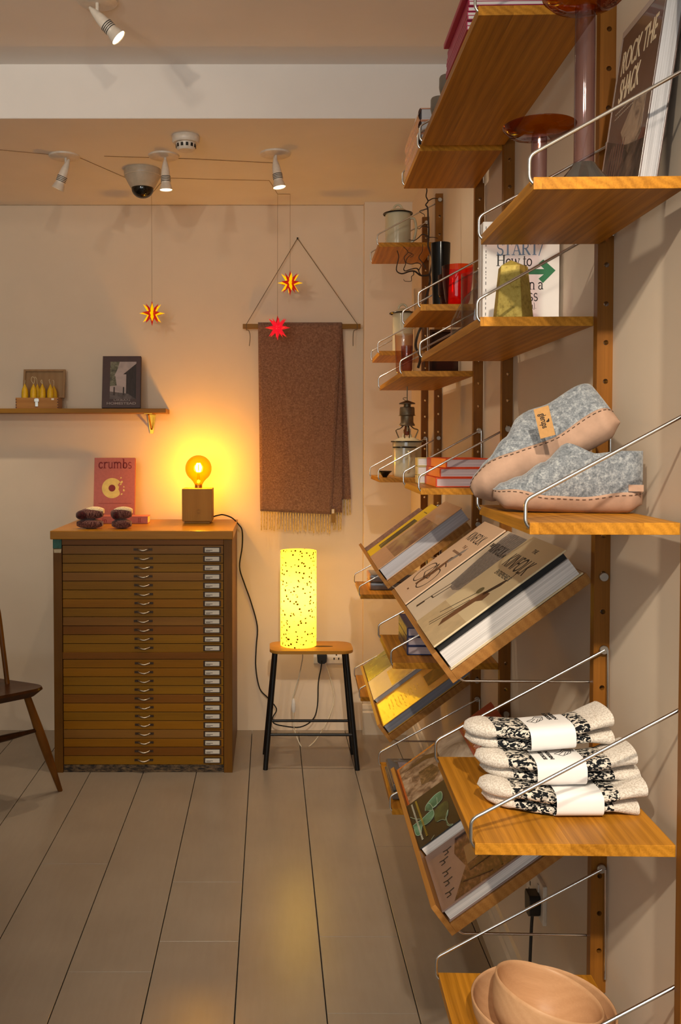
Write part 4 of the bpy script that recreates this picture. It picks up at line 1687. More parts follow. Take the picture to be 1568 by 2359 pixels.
# the bow and its spindles rise from the back edge of the seat
pb0 = at(17, 1573, 3.60)
bd0 = Vector((pb0.x, pb0.y, sz - 0.006))
bd1 = corners[1] + shift + (corners[0] - corners[1]).normalized() * 0.1
bd1 = Vector((bd1.x, bd1.y, sz - 0.006)) + df * 0.03
inw = (bd1 - bd0)
back = Vector((-df.x, -df.y, 0)) * 0.10
bowp = [bd0, bd0 + inw * 0.16 + Vector((0, 0, 0.14)), bd0 + inw * 0.33 + Vector((0, 0, 0.28)), bd0 + inw * 0.52 + Vector((0, 0, 0.34)),
        bd0 + inw * 0.71 + Vector((0, 0, 0.28)), bd0 + inw * 0.88 + Vector((0, 0, 0.14)), bd1]
bm = bmesh.new()
tube(bm, smooth_path(bowp, 6), 0.0095, 10)
finish('back_bow', bm, CHL, chair, smooth=60)
for k in range(5):
    f = 0.40 + 0.06 * k
    a_ = bd0.lerp(bd1, f)
    tp = bd0 + inw * f + Vector((0, 0, 0.30 + 0.032 * math.sin(math.pi * (f - 0.36) / 0.32)))
    bm = bmesh.new()
    tube(bm, [a_.lerp(tp, q_ / 4) for q_ in range(5)], 0.006, 8, radii=[0.0055, 0.0075, 0.0075, 0.006, 0.005])
    finish('spindle', bm, CHL, chair, smooth=60)

# ------------------------------------------------------------------ felt slippers
def felt():
    t = NT('grey_wool_felt')
    f1 = t.noise(t.coords((90, 90, 90)), 1, 4, 0.65, 0.6)
    f2 = t.noise(t.coords((330, 330, 330)), 1, 3, 0.7)
    f = t.math('ADD', t.math('MULTIPLY', f1, 0.55), t.math('MULTIPLY', f2, 0.45))
    t.l(t.ramp(f, ((0.30, lin('#3d4248')), (0.5, lin('#7f8489')), (0.68, lin('#bcbebd')))), t.b.inputs['Base Color'])
    t.b.inputs['Roughness'].default_value = 0.95
    t.b.inputs['Sheen Weight'].default_value = 0.3
    t.b.inputs['Specular IOR Level'].default_value = 0.1
    t.bump(f2, 0.35, 0.004)
    return t.m


FELT = felt()
W0 = begin_wall()
SUEDE = plain('tan_suede_sole', '#b08f79', 0.9, var=0.07, scale=45, bump=0.15, spec=0.15)
THREAD = plain('brown_thread', '#4c3626', 0.8)


def lerp_tab(tab, u):
    for (a, va), (b, vb) in zip(tab, tab[1:]):
        if u <= b:
            t = (u - a) / (b - a)
            t = t * t * (3 - 2 * t)
            return va + (vb - va) * t
    return tab[-1][1]


def slipper(label, M, L=0.25, wide=1.0):
    r = thing('felt_slipper', label, 'slipper', M, 'grey felt slippers')
    N = 44
    UO = 0.50

    def width(u):
        base = lerp_tab(((0, 0.0335), (0.14, 0.0335), (0.36, 0.034), (0.68, 0.045), (1, 0.045)), u) * wide
        if u < 0.13:
            base *= max(0.03, 1 - ((0.13 - u) / 0.13) ** 2.4) ** 0.5
        if u > 0.66:
            base *= max(0.01, 1 - ((u - 0.66) / 0.34) ** 2.5) ** 0.5
        return base

    def top(u):
        return lerp_tab(((0, 0.094), (0.12, 0.094), (0.30, 0.090), (0.50, 0.106), (0.66, 0.076), (0.82, 0.054), (0.94, 0.044), (1.0, 0.034)), u)

    def bot(u):
        return lerp_tab(((0, 0.013), (0.10, 0.001), (0.2, 0.0), (0.72, 0.0), (0.9, 0.004), (1.0, 0.020)), u)

    def seam(u):
        return lerp_tab(((0, 0.034), (0.12, 0.033), (0.4, 0.025), (0.62, 0.027), (0.85, 0.036), (1.0, 0.033)), u)

    def tmax(u):
        if u >= UO:
            return math.pi
        g = 0.86 * (1 - (u / UO) ** 5) ** 0.5
        return math.pi - math.asin(min(1, g ** (1 / 0.72)))

    def pt(u, th, off=0.0):
        w, h, b, tm = width(u), top(u), bot(u), tmax(u)
        y = math.copysign(abs(math.sin(th)) ** 0.72, math.sin(th)) * (w + off)
        q = (1 - math.cos(abs(th))) / (1 - math.cos(tm))
        return Vector((u * L, y, b - off * (1 - q) + (h - b) * q))

    def tseam(u):
        q = max(0.02, min(0.96, (seam(u) - bot(u)) / (top(u) - bot(u))))
        return math.acos(max(-1, 1 - q * (1 - math.cos(tmax(u)))))
    us = [0.5 - 0.5 * math.cos(math.pi * k / N) for k in range(N + 1)]
    us = sorted(set([min(0.9985, max(0.0015, u)) for u in us] + [UO - 0.02, UO - 0.008, UO - 0.002, UO]))
    # upper: from the seam on one side over the bottom-less sides; two walls joined over the toe
    bm = bmesh.new()
    for s in (-1, 1):
        rows = []
        for u in us:
            a, b = tseam(u) * 0.9, tmax(u)
            rows.append([pt(u, s * (a + (b - a) * k / 16)) for k in range(17)])
        quad_sheet(bm, rows if s > 0 else [q[::-1] for q in rows])
    bmesh.ops.remove_doubles(bm, verts=bm.verts, dist=0.0004)
    bmesh.ops.recalc_face_normals(bm, faces=bm.faces)
    o = finish('felt_upper', bm, FELT, r, smooth=True)
    md = o.modifiers.new('felt_thickness', 'SOLIDIFY')
    md.thickness = 0.004
    md.offset = -1
    bm = bmesh.new()
    rows = []
    for u in us:
        a = tseam(u)
        rows.append([pt(u, -a + 2 * a * k / 20, 0.0012) for k in range(21)])
    quad_sheet(bm, rows)
    bmesh.ops.remove_doubles(bm, verts=bm.verts, dist=0.0003)
    bmesh.ops.recalc_face_normals(bm, faces=bm.faces)
    o = finish('suede_sole', bm, SUEDE, r, smooth=True)
    md = o.modifiers.new('sole_thickness', 'SOLIDIFY')
    md.thickness = 0.002
    md.offset = -1
    # stitches run just under the top edge of the sole
    bm = bmesh.new()
    for s in (-1, 1):
        prev = None
        acc = 0.0
        for k in range(400):
            u = 0.004 + 0.992 * k / 399
            p = pt(u, s * tseam(u) * 0.93, 0.0018)
            if prev is not None:
                acc += (p - prev).length
            if prev is not None and acc % 0.0095 < 0.0052:
                if (p - prev).length > 1e-7:
                    tube(bm, [prev, p], 0.0007, 4, cap=False)
            prev = p
    tag(finish('stitching', bm, THREAD, r), kind='stuff')
    return r, pt


tp_, hp_ = at(1134, 1150, 1.478), at(1479, 1150, 1.430)
toeP, heelP = Vector((tp_.x, tp_.y, S0b)), Vector((hp_.x, hp_.y, S0b))
ux_ = (toeP - heelP)
Ms = frame((heelP.x, heelP.y, S0b + 0.0012), ux_, Vector((0, 0, 1)).cross(ux_))
sl1, spt = slipper('grey felt slipper with tan suede sole lying flat on the shelf, in front', Ms, ux_.length)
o = finish('heel_tab', boxes((-0.0012, 0.020, -0.0005, 0.0005, 0, 0.010), bevel=0.0003), SUEDE, sl1)
hp = spt(0.10, 1.05, 0.0030)
o.matrix_basis = Matrix.Translation((0.004, hp.y + 0.001, 0.034))
be = math.radians(29)
rho = math.radians(42)
dv = Vector((math.cos(be), 0, math.sin(be)))
upv = Vector((-math.sin(be), 0, math.cos(be))) * math.cos(rho) + Vector((0, 1, 0)) * math.sin(rho)
org = at(1438, 985, 1.470)
tow = (-dv + Vector((0, 0.10, 0))).normalized()
upv = (upv - tow * upv.dot(tow)).normalized()
M2 = frame(org, tow, upv.cross(tow))
sl2, spt2 = slipper('grey felt slipper with a kraft tag, propped heel up with its sole showing', M2, 0.252)
KRAFT = plain('kraft_card', '#b98a52', 0.8, var=0.05, scale=200)
ty = 1.412
k0, k1, k2 = at(1244.7, 1011, ty + 0.012), at(1279, 1001.7, ty), at(1253.2, 941, ty + 0.012)
MT = frame(k0, k1 - k0, k2 - k0)
tag_ = finish('swing_tag', boxes((0, (k1 - k0).length, 0, (k2 - k0).length, 0, 0.0007)), KRAFT, sl2)
tag_.matrix_basis = M2.inverted() @ MT
TW, TH_ = (k1 - k0).length, (k2 - k0).length
o = words(tag_, 'glerups', TW * 0.30, TH_ * 0.80, 0.0008, 0.0135, plain('dark_brown_print', '#2c1c0c', 0.7), name='tag_lettering', width=TH_ * 0.50, rot=-math.pi / 2, bold=0.0003)
decal(tag_, blob(TW * 0.74, TH_ * 0.50, 0.0026, 0.0016, 8), 0.0008, MATS['dark_brown_print'], 'leaf_mark')
decal(tag_, blob(TW * 0.80, TH_ * 0.535, 0.0022, 0.0012, 8, rot=1.2), 0.0008, MATS['dark_brown_print'], 'leaf_mark')

# ------------------------------------------------------------------ knitted socks
SOCKW = knit('oatmeal_wool', ('#c4b8aa', '#e0d7cb'), (420, 420, 420), 0.48, 0.35)


def fairisle():
    t = NT('black_white_knit')
    f = t.noise(t.coords((150, 230, 230)), 1, 2, 0.5, 0.8)
    t.l(t.ramp(f, ((0.49, lin('#1a1c1f')), (0.54, lin('#ddd4c6')))), t.b.inputs['Base Color'])
    t.b.inputs['Roughness'].default_value = 0.95
    t.b.inputs['Specular IOR Level'].default_value = 0.1
    t.bump(f, 0.4, 0.004)
    return t.m


FAIR = fairisle()
BANDM = plain('white_paper_band', '#f2f0ee', 0.6, var=0.01)
SKY_ = 1.383


def sockpair(label, z, toe1, toe2, band, cuff1, cuff2, yoff=0.0, text=True, flip=False, turn=2.0, tip=0.0):
    """two flattened socks, one on the other, in a paper band; the numbers are photo x positions"""
    r = thing('sock_pair', label, 'socks', None, 'patterned wool socks in paper bands')
    Yc = SKY_ + yoff
    pv = Vector((at(band[0], 1800, Yc).x, Yc, z))
    r.matrix_basis = Matrix.Translation(pv) @ Matrix.Rotation(math.radians(turn), 4, 'Z') @ Matrix.Rotation(math.radians(-tip), 4, 'Y') @ Matrix.Translation(-pv)
    X = lambda px: at(px, 1800, Yc).x
    for i, (tx, cx_, zz) in enumerate(((toe1, cuff1, z + 0.0298), (toe2, cuff2, z + 0.0102))):
        xt, xc, xb0, xb1 = X(tx), X(cx_), X(band[0]), X(band[1])
        L = xc - xt
        secs, mis = [], []
        n = 34
        for k in range(n + 1):
            u = k / n
            x = xt + L * u
            side = 0.036
            if u < 0.16:
                side = 0.0295 + 0.0035 * (u / 0.16)
                e = max(0.0, 1 - ((0.16 - u) / 0.16) ** 2.2) ** 0.5
                side *= max(e, 0.02)
            elif u > 0.74:
                side = 0.036 + 0.004 * (u - 0.74) / 0.26
            else:
                side = 0.033 + 0.004 * math.sin((u - 0.16) / 0.58 * math.pi)
            up = 0.0112 if i == 0 else 0.0100
            if u < 0.16:
                up *= 1.2 * max(e, 0.05)
            elif xb0 < x < xb1:
                up, side = 0.0078, 0.0305
            elif u > 0.80:
                up = 0.0085 + 0.006 * (u - 0.80) / 0.2
            yc = Yc + 0.030 * max(0, (0.45 - u) / 0.45) ** 1.3 + 0.006 * max(0, u - 0.75) * 4 + (0.010 if i else 0)
            zc = zz + (0.010 * max(0, (u - 0.8) / 0.2) if i == 0 else 0) + 0.0022 * math.sin(u * 9 + i)
            secs.append(((x, yc, zc), (0, side, 0), (0, 0, up)))
            f = (x - xt) / L
            mis.append(0 if (u < 0.17 or u > 0.80) else 1)
        bm = bmesh.new()
        for k0_ in range(n):
            pass
        N = 22
        rings = []
        for c, a, b in secs:
            c, a, b = Vector(c), Vector(a), Vector(b)
            rings.append([bm.verts.new(c + a * math.copysign(abs(math.cos(t)) ** 0.8, math.cos(t)) + b * math.copysign(abs(math.sin(t)) ** 0.9, math.sin(t)))
                          for t in (2 * math.pi * q / N for q in range(N))])
        for q, (r0, r1) in enumerate(zip(rings, rings[1:])):
            for k in range(N):
                bm.faces.new((r0[k], r1[k], r1[(k + 1) % N], r0[(k + 1) % N])).material_index = mis[q]
        bm.faces.new(rings[0])
        bm.faces.new(rings[-1][::-1])
        bmesh.ops.recalc_face_normals(bm, faces=bm.faces)
        finish('sock', bm, SOCKW, r, smooth=60, mats=[SOCKW, FAIR])
    # paper band around both
    xb0, xb1 = X(band[0]), X(band[1])
    bm = bmesh.new()
    rows = []
    n = 40
    zc = z + 0.0200
    for k in range(n + 1):
        t = 2 * math.pi * k / n
        yy = math.copysign(abs(math.cos(t)) ** 0.55, math.cos(t)) * 0.0375
        zz = math.copysign(abs(math.sin(t)) ** 0.62, math.sin(t)) * 0.0196
        rows.append([Vector((xb0 + (xb1 - xb0) * i / 4, Yc + 0.003 + yy, zc + zz)) for i in range(5)])
    quad_sheet(bm, rows)
    bmesh.ops.remove_doubles(bm, verts=bm.verts, dist=1e-5)
    bmesh.ops.recalc_face_normals(bm, faces=bm.faces)
    bd = finish('paper_band', bm, BANDM, r, smooth=60)
    if text:
        ztop_ = zc + 0.0201
        Mt = Matrix.Translation((xb0, Yc - 0.026, ztop_ - 0.0005))
        wI = xb1 - xb0
        if not flip:
            h1 = words(bd, 'NISSEN', wI * 0.72, 0.060, 0, 0.0078, INK, name='band_lettering', rot=-math.pi / 2, width=0.034, bold=0.0003)
            h2 = words(bd, 'SOKKER', wI * 0.60, 0.060, 0, 0.0078, INK, name='band_lettering', rot=-math.pi / 2, width=0.034, bold=0.0003)
            c_ = wI * 0.30
        else:
            h1 = words(bd, 'NISSEN', wI * 0.40, 0.006, 0, 0.0078, INK, name='band_lettering', rot=math.pi / 2, width=0.034, bold=0.0003)
            h2 = words(bd, 'SOKKER', wI * 0.26, 0.006, 0, 0.0078, INK, name='band_lettering', rot=math.pi / 2, width=0.034, bold=0.0003)
            c_ = wI * 0.68
        s1_ = strokes(bd, [[(c_ - 0.014, 0.028), (c_ - 0.004, 0.018), (c_ + 0.012, 0.030), (c_ + 0.016, 0.044), (c_ + 0.004, 0.046), (c_ - 0.002, 0.036), (c_ - 0.014, 0.028)],
                           [(c_ - 0.008, 0.024), (c_ + 0.002, 0.036)], [(c_ - 0.001, 0.022), (c_ + 0.006, 0.034)], [(c_ + 0.004, 0.025), (c_ + 0.011, 0.035)],
                           [(c_ + 0.004, 0.042), (c_ + 0.015, 0.038)]], 0.0009, 0, INK, name='sock_drawing')
        for q in (h1, h2, s1_):
            q.matrix_basis = Mt
    return r


sockpair('patterned wool socks in a paper band, lowest pair of the stack', S0c + 0.0005, 1108, 1122, (1266, 1374), 1474, 1462, 0.0, text=False)
sockpair('patterned wool socks in a printed paper band, middle pair of the stack', S0c + 0.0408, 1102, 1118, (1222, 1336), 1452, 1466, 0.012, flip=True, turn=3.0, tip=0.8)
sockpair('patterned wool socks in a printed paper band, top pair of the stack', S0c + 0.0835, 1078, 1084, (1206, 1311), 1402, 1408, 0.034, turn=6.0, tip=3.5)

# ------------------------------------------------------------------ turned wooden bowls
BOWLW = wood('beech_bowl', '#b98a60', '#dcae84', 'x', rough=0.38, ring=22, contrast=0.7)


def bowl(label, M, R, H, th=0.0035):
    r = thing('wooden_bowl', label, 'bowl', M, 'turned wooden bowls')
    bm = bmesh.new()
    out = [(0, 0), (R * 0.55, 0), (R * 0.72, H * 0.10), (R * 0.88, H * 0.32), (R * 0.97, H * 0.65), (R, H)]
    inn = [(R - th, H), (R * 0.97 - th, H * 0.65), (R * 0.88 - th, H * 0.34), (R * 0.70, H * 0.13), (R * 0.5, th * 1.3), (0, th * 1.3)]

    def sm(p):
        return [(v.x, v.z) for v in smooth_path([(a, 0, b) for a, b in p], 4)]
    lathe(bm, sm(out) + [(R - th * 0.5, H + th * 0.35)] + sm(inn), 64)
    finish('bowl_body', bm, BOWLW, r, smooth=70)
    return r


bo = at(1250, 2326, 1.43)
Ro = 165 / F_PX * 1.43
bowl('large thin beech bowl holding the smaller bowl on the bottom shelf', Matrix.Translation((bo.x, 1.437, S0d + 0.0004)) @ Matrix.Rotation(math.radians(2), 4, 'Y'), Ro, max(0.06, bo.z - S0d))
bi = at(1266, 2286, 1.43)
Ri = 126 / F_PX * 1.43
tilt = Matrix.Rotation(math.radians(15), 4, 'Y') @ Matrix.Rotation(math.radians(-3), 4, 'X')
Hi = 0.078
bowl('small beech bowl tilted inside the larger bowl', Matrix.Translation((bi.x, 1.434, bi.z)) @ tilt @ Matrix.Translation((0, 0, -Hi)), Ri, Hi)

# ------------------------------------------------------------------ books on the sloping racks
KCOV = [plain('rose_cream_cover', '#d9b797', 0.5, var=0.02, scale=12), plain('ivory_cover', '#d8c7ae', 0.5, var=0.02, scale=12), plain('straw_cover', '#d6c29a', 0.5, var=0.02, scale=12)]
BRN = plain('brown_print', '#6a4428', 0.6, var=0.15)
DBR = plain('dark_brown_ink', '#2c1e16', 0.6)
GRY = plain('grey_dress_print', '#8a8078', 0.6, var=0.18, scale=150)
ENDP = plain('black_endpaper', '#0d0c0c', 0.7)


def open_book(name, label, M, w, h, t, lift, cover, page, group=None):
    r = thing(name, label, 'book', M, group)
    finish('back_cover', boxes((0, w, 0, h, 0, 0.0028), bevel=0.0006), cover, r)
    finish('pages', boxes((0.004, w - 0.004, 0.003, h - 0.006, 0.0028, t)), page, r)
    finish('endpaper', boxes((0.004, w - 0.010, 0.003, h - 0.006, t, t + lift)), ENDP, r)
    finish('front_cover', boxes((-0.001, w, 0, h, t + lift, t + lift + 0.0035), bevel=0.0012), cover, r)
    finish('spine', boxes((-0.001, 0.002, 0, h, 0.0028, t + lift), bevel=0.0003), cover, r)
    return r, t + lift + 0.0036


kb = []
for k, (x, w, h, t, lf) in enumerate(((0.002, 0.205, 0.292, 0.029, 0.012), (0.237, 0.205, 0.295, 0.025, 0.012), (0.473, 0.207, 0.298, 0.036, 0.0135))):
    lb_ = ('cream cookery book with a bicycle drawing, farthest on the upper rack', 'cream book with a grey pleated dress on its cover, middle of the upper rack',
           'straw coloured thick book nearest the camera on the upper rack, pages showing')[k]
    kb.append(open_book('display_book', lb_, on_rack(R1a, x, 1.12, 0.968), w, h, t, lf, KCOV[k], PAGES_W if k == 1 else PAGES, 'cream books on the upper rack'))
(b1, z1_), (b2, z2_), (b3, z3_) = kb
# first cover
words(b1, 'KINFOLK', 0.030, 0.222, z1_, 0.046, INK, width=0.135, name='title_lettering')
words(b1, 'THE', 0.086, 0.196, z1_, 0.016, BRN, width=0.030, name='title_lettering')
words(b1, 'WILDERNESS', 0.055, 0.176, z1_, 0.014, BRN, width=0.092, name='title_lettering') if False else strokes(b1, [[(0.055 + 0.012 * q, 0.178), (0.063 + 0.012 * q, 0.178)] for q in range(8)], 0.007, z1_, BRN)
strokes(b1, [[(0.03, 0.088)] + [(0.060 + 0.036 * math.cos(a_), 0.088 + 0.036 * math.sin(a_)) for a_ in [math.pi - 2 * math.pi * q / 22 for q in range(23)]],
             [(0.135 + 0.036 * math.cos(2 * math.pi * q / 22), 0.082 + 0.036 * math.sin(2 * math.pi * q / 22)) for q in range(23)],
             [(0.060, 0.088), (0.085, 0.128), (0.135, 0.082), (0.1, 0.075), (0.085, 0.128)], [(0.06, 0.088), (0.1, 0.075)], [(0.12, 0.140), (0.15, 0.132)]], 0.0032, z1_, DBR, 'bicycle_drawing')
decal(b1, [(0.098, 0.05), (0.112, 0.05), (0.128, 0.10), (0.118, 0.165), (0.105, 0.160), (0.102, 0.10)], z1_, BRN)
decal(b1, [(0.110, 0.150), (0.128, 0.142), (0.140, 0.19), (0.133, 0.205), (0.120, 0.19)], z1_, MATS['grey_dress_print'])
strokes(b1, [[(0.090, 0.028), (0.104, 0.028)]], 0.005, z1_, BRN)
# second cover
fan = [(0.078, 0.116), (0.100, 0.104), (0.130, 0.103), (0.160, 0.112), (0.204, 0.180), (0.2045, 0.293), (0.03, 0.293), (0.028, 0.27), (0.05, 0.19)]
decal(b2, fan, z2_, GRY, 'dress_print')
strokes(b2, [[(0.110 + (i - 6) * 0.005, 0.112), (0.118 + (i - 6) * 0.0148, 0.290)] for i in range(13)], 0.0011, z2_ + 0.0003, plain('grey_pleat_lines', '#6a625c', 0.7), 'pleat_lines')
strokes(b2, [[(0.082, 0.118), (0.066, 0.062), (0.060, 0.034)], [(0.100, 0.108), (0.086, 0.060)], [(0.064, 0.060), (0.086, 0.060)]], 0.0035, z2_, DBR)
decal(b2, [(0.054, 0.02), (0.066, 0.018), (0.070, 0.04), (0.060, 0.042)], z2_, DBR)
words(b2, 'KINFOLK', 0.040, 0.225, z2_ + 0.0006, 0.042, INK, width=0.105, name='title_lettering')
words(b2, 'THE', 0.014, 0.237, z2_ + 0.0006, 0.018, INK, width=0.022, name='title_lettering')
words(b2, 'HOME', 0.150, 0.226, z2_ + 0.0006, 0.018, INK, width=0.040, name='title_lettering')
# third cover
words(b3, 'THE', 0.092, 0.262, z3_, 0.015, INK, width=0.026, name='title_lettering')
words(b3, 'KINFOLK', 0.034, 0.208, z3_, 0.056, INK, width=0.140, name='title_lettering')
words(b3, 'ENTREPRENEUR', 0.052, 0.184, z3_, 0.018, INK, width=0.102, name='title_lettering')
decal(b3, [(0.100, 0.045), (0.120, 0.03), (0.128, 0.08), (0.135, 0.115), (0.155, 0.125), (0.150, 0.145), (0.120, 0.142), (0.108, 0.11)], z3_, BRN)
decal(b3, [(0.120, 0.138), (0.132, 0.132), (0.150, 0.170), (0.150, 0.188), (0.140, 0.184)], z3_, DBR)
decal(b3, blob(0.095, 0.138, 0.012, 0.010, 9), z3_, plain('olive_print', '#6d6440', 0.6))
strokes(b3, [[(0.062, 0.020), (0.105, 0.110)], [(0.075, 0.018), (0.112, 0.100)], [(0.05, 0.05), (0.095, 0.13)], [(0.150, 0.195), (0.148, 0.21)], [(0.146, 0.205), (0.152, 0.214)]], 0.0022, z3_, DBR)
decal(b3, rect(0.0015, 0.001, 0.206, 0.075), z3_ - 0.00025, plain('tan_wash_print', '#c4ac84', 0.6), h=0.0002)

# lower near rack
REDC = plain('crimson_cover', '#8e1418', 0.4, var=0.04)
SEPIA = photo('sepia_street_photo', ('#3f2d1e', '#7a5f48', '#a38a70', '#b8a48c'), 38, dist=0.4, rough=0.7)
ib = book('architecture_book', 'large red book titled imagine architecture, far on the lower rack', on_rack(R1b, 0.0, 1.11, 0.968), 0.222, 0.305, 0.032, REDC, group='books on the lower rack')
decal(ib, rect(0.010, 0.006, 0.222, 0.120), 0.0321, SEPIA)
decal(ib, [(0.010, 0.120), (0.222, 0.120), (0.222, 0.196), (0.010, 0.196)], 0.0321, photo('pale_street_photo', ('#6a5846', '#b3a494', '#c8bdb0'), 9, rough=0.7))
decal(ib, [(0.045, 0.020), (0.055, 0.085), (0.085, 0.120), (0.060, 0.120), (0.030, 0.085)], 0.0325, plain('dark_sepia_print', '#4a3626', 0.6))
decal(ib, [(0.095, 0.055), (0.165, 0.050), (0.180, 0.085), (0.150, 0.110), (0.100, 0.095)], 0.0325, photo('sepia_people', ('#33261a', '#5c4630', '#8a6e52'), 60))
LETR = plain('pale_rose_lettering', '#d9b0a4', 0.6)
words(ib, 'IMAGINE', 0.076, 0.247, 0.0321, 0.044, LETR, width=0.098, name='title_lettering', bold=0.0008)
words(ib, 'ARCHITECTURE', 0.030, 0.207, 0.0321, 0.044, LETR, width=0.165, name='title_lettering', bold=0.0008)
strokes(ib, [[(0.016 + 0.007 * q, 0.199), (0.020 + 0.007 * q, 0.199)] for q in range(26)], 0.004, 0.0321, plain('dull_rose_print', '#b05a54', 0.6))

GRN = plain('blackish_cover', '#14150f', 0.6, var=0.1)
gb = book('botanical_book', 'thick black book with curling green leaves, middle of the lower rack', on_rack(R1b, 0.252, 1.11, 0.968), 0.200, 0.270, 0.040, GRN, group='books on the lower rack')
LF1 = photo('sea_green_leaf', ('#1f3a2a', '#3c6a4e', '#5f8f74'), 14, rough=0.65)
LF2 = photo('olive_leaf', ('#1e2412', '#3a4422', '#55602e'), 12, rough=0.65)
LINE = plain('pale_green_rim', '#93b3a0', 0.5)
zz = 0.0401


def smooth2(p, n=5):
    return [(v.x, v.y) for v in smooth_path([(a, b, 0) for a, b in p], n)]




def gl(cx, cy):
    """enlarged-view position on the cover -> cover coordinates"""
    ex, ey, fx, fy = 260.0, 980.0, 1216.0, -845.0
    u, v = cx - 170.0, cy - 420.0
    det = ex * fy - fx * ey
    a_, b_ = (u * fy - fx * v) / det, (ex * v - u * ey) / det
    return (min(0.199, max(0.001, 0.2 * a_)), min(0.268, max(0.001, 0.1 * b_ / 0.968)))


def leaf(p):
    return smooth2([gl(*q) for q in p])


L1 = leaf([(740, 470), (760, 370), (850, 250), (1000, 100), (1140, -20), (1300, -100), (1300, 60), (1180, 200), (980, 360), (960, 420), (840, 450)])
L2 = leaf([(310, 910), (450, 800), (600, 700), (820, 510), (960, 420), (985, 480), (960, 570), (850, 700), (700, 810), (600, 850), (520, 1060), (390, 1110), (345, 980)])
L3 = leaf([(1000, 430), (1180, 260), (1420, 120), (1420, 330), (1300, 500), (1270, 620), (1180, 620), (1000, 700), (975, 570)])
L4 = leaf([(1280, 620), (1330, 480), (1400, 350), (1365, 470), (1310, 570), (1345, 700), (1480, 740), (1390, 790), (1295, 720)])
decal(gb, L3, zz, LF2, 'leaf_print')
for lf_ in (L1, L2, L4):
    decal(gb, lf_, zz + 0.0003, LF1, 'leaf_print')
for rim_ in (L1, L2, L4, leaf([(850, 260), (920, 270), (980, 360)]), leaf([(1000, 350), (1120, 250), (1140, 70)]), leaf([(255, 700), (400, 720), (560, 700)]), leaf([(1040, 690), (1180, 620), (1270, 620)]), leaf([(810, 1190), (900, 1020)])):
    strokes(gb, [rim_], 0.0011, zz + 0.0007, LINE, 'leaf_rim')
strokes(gb, [[(0.012 + 0.0062 * q, 0.0135), (0.0160 + 0.0062 * q, 0.0135)] for q in range(27)], 0.0042, zz + 0.0008, plain('silver_print', '#a8aca0', 0.5))
strokes(gb, [[(0.010 + 0.0062 * q, 0.0255), (0.0140 + 0.0062 * q, 0.0255)] for q in range(27)], 0.0046, zz + 0.0008, plain('gold_print', '#8a7a24', 0.5))

LIBC = plain('mauve_grey_cover', '#8f7468', 0.5, var=0.04)
lbk = book('library_book', 'book with a brown library interior on the cover, nearest on the lower rack', on_rack(R1b, 0.481, 1.11, 0.968), 0.200, 0.290, 0.024, LIBC, group='books on the lower rack')
zz = 0.0241
LIBP = photo('library_shelves_photo', ('#2a170e', '#553322', '#8a6448'), 46, stretch=(1, 2.2, 1), dist=0.3, rough=0.5)
decal(lbk, [(0.012, 0.075), (0.06, 0.062), (0.12, 0.075), (0.196, 0.03), (0.196, 0.240), (0.012, 0.262)], zz, LIBP)
decal(lbk, [(0.06, 0.085), (0.12, 0.080), (0.115, 0.130), (0.065, 0.135)], zz + 0.0003, plain('grey_brown_floor', '#5a4a42', 0.4))
decal(lbk, [(0.012, 0.262), (0.196, 0.240), (0.199, 0.288), (0.012, 0.288)], zz, plain('brick_red_print', '#8f3a28', 0.5))
decal(lbk, [(0.16, 0.252), (0.2, 0.245), (0.2, 0.289), (0.15, 0.289)], zz + 0.0003, plain('amber_print', '#c8900c', 0.45))
bm = bmesh.new()
for q in range(9):
    for c_ in range(3):
        if (q + c_) % 4:
            poly(bm, rect(0.030 + 0.052 * c_, 0.150 + 0.0115 * q, 0.062 + 0.054 * c_, 0.155 + 0.0115 * q), zz + 0.0004, zz + 0.0007)
finish('cover_print', bm, plain('pale_book_rows', '#b48d6a', 0.5), lbk)
strokes(lbk, [[(0.018, 0.075), (0.018, 0.262)], [(0.082, 0.135), (0.082, 0.25)], [(0.140, 0.08), (0.140, 0.24)], [(0.02, 0.142), (0.19, 0.142)], [(0.16, 0.06), (0.185, 0.12)]], 0.004, zz + 0.0007, plain('deep_brown_print', '#2c1810', 0.5))
for cx_, cy_ in ((0.035, 0.050), (0.060, 0.036), (0.100, 0.034), (0.130, 0.030), (0.165, 0.026)):
    strokes(lbk, [[(cx_ - 0.006, cy_ + 0.012), (cx_ - 0.004, cy_), (cx_ + 0.007, cy_ + 0.002), (cx_ + 0.008, cy_ - 0.008)], [(cx_ - 0.004, cy_), (cx_ - 0.006, cy_ - 0.009)]], 0.0022, zz + 0.0004, INK)

# far upper rack
MOT = photo('plum_mottled_cover', ('#3c2622', '#70524c', '#97786c'), 70)
book('pattern_book', 'thin plum mottled book, farthest on the far upper rack', on_rack(R3a, 0.015, 1.2, 1.02), 0.150, 0.245, 0.022, MOT, group='books on the far upper rack')
YLC = plain('lemon_yellow_cover', '#d8b406', 0.45, var=0.03)
yb = book('yellow_book', 'lemon yellow book with a dark photo strip on the far upper rack', on_rack(R3a, 0.213, 1.2, 1.02), 0.160, 0.275, 0.034, YLC, page=PAGES_W, group='books on the far upper rack')
decal(yb, rect(0.045, 0.045, 0.115, 0.195), 0.0341, photo('dark_lane_photo', ('#191409', '#4c4012', '#8c7a26'), 26, stretch=(1, 0.5, 1)))
strokes(yb, [[(0.05 + 0.012 * q, 0.235), (0.056 + 0.012 * q, 0.235)] for q in range(5)], 0.004, 0.0341, INK)
TANC = plain('peach_tan_cover', '#c79c76', 0.42, var=0.03, coat=0.3)
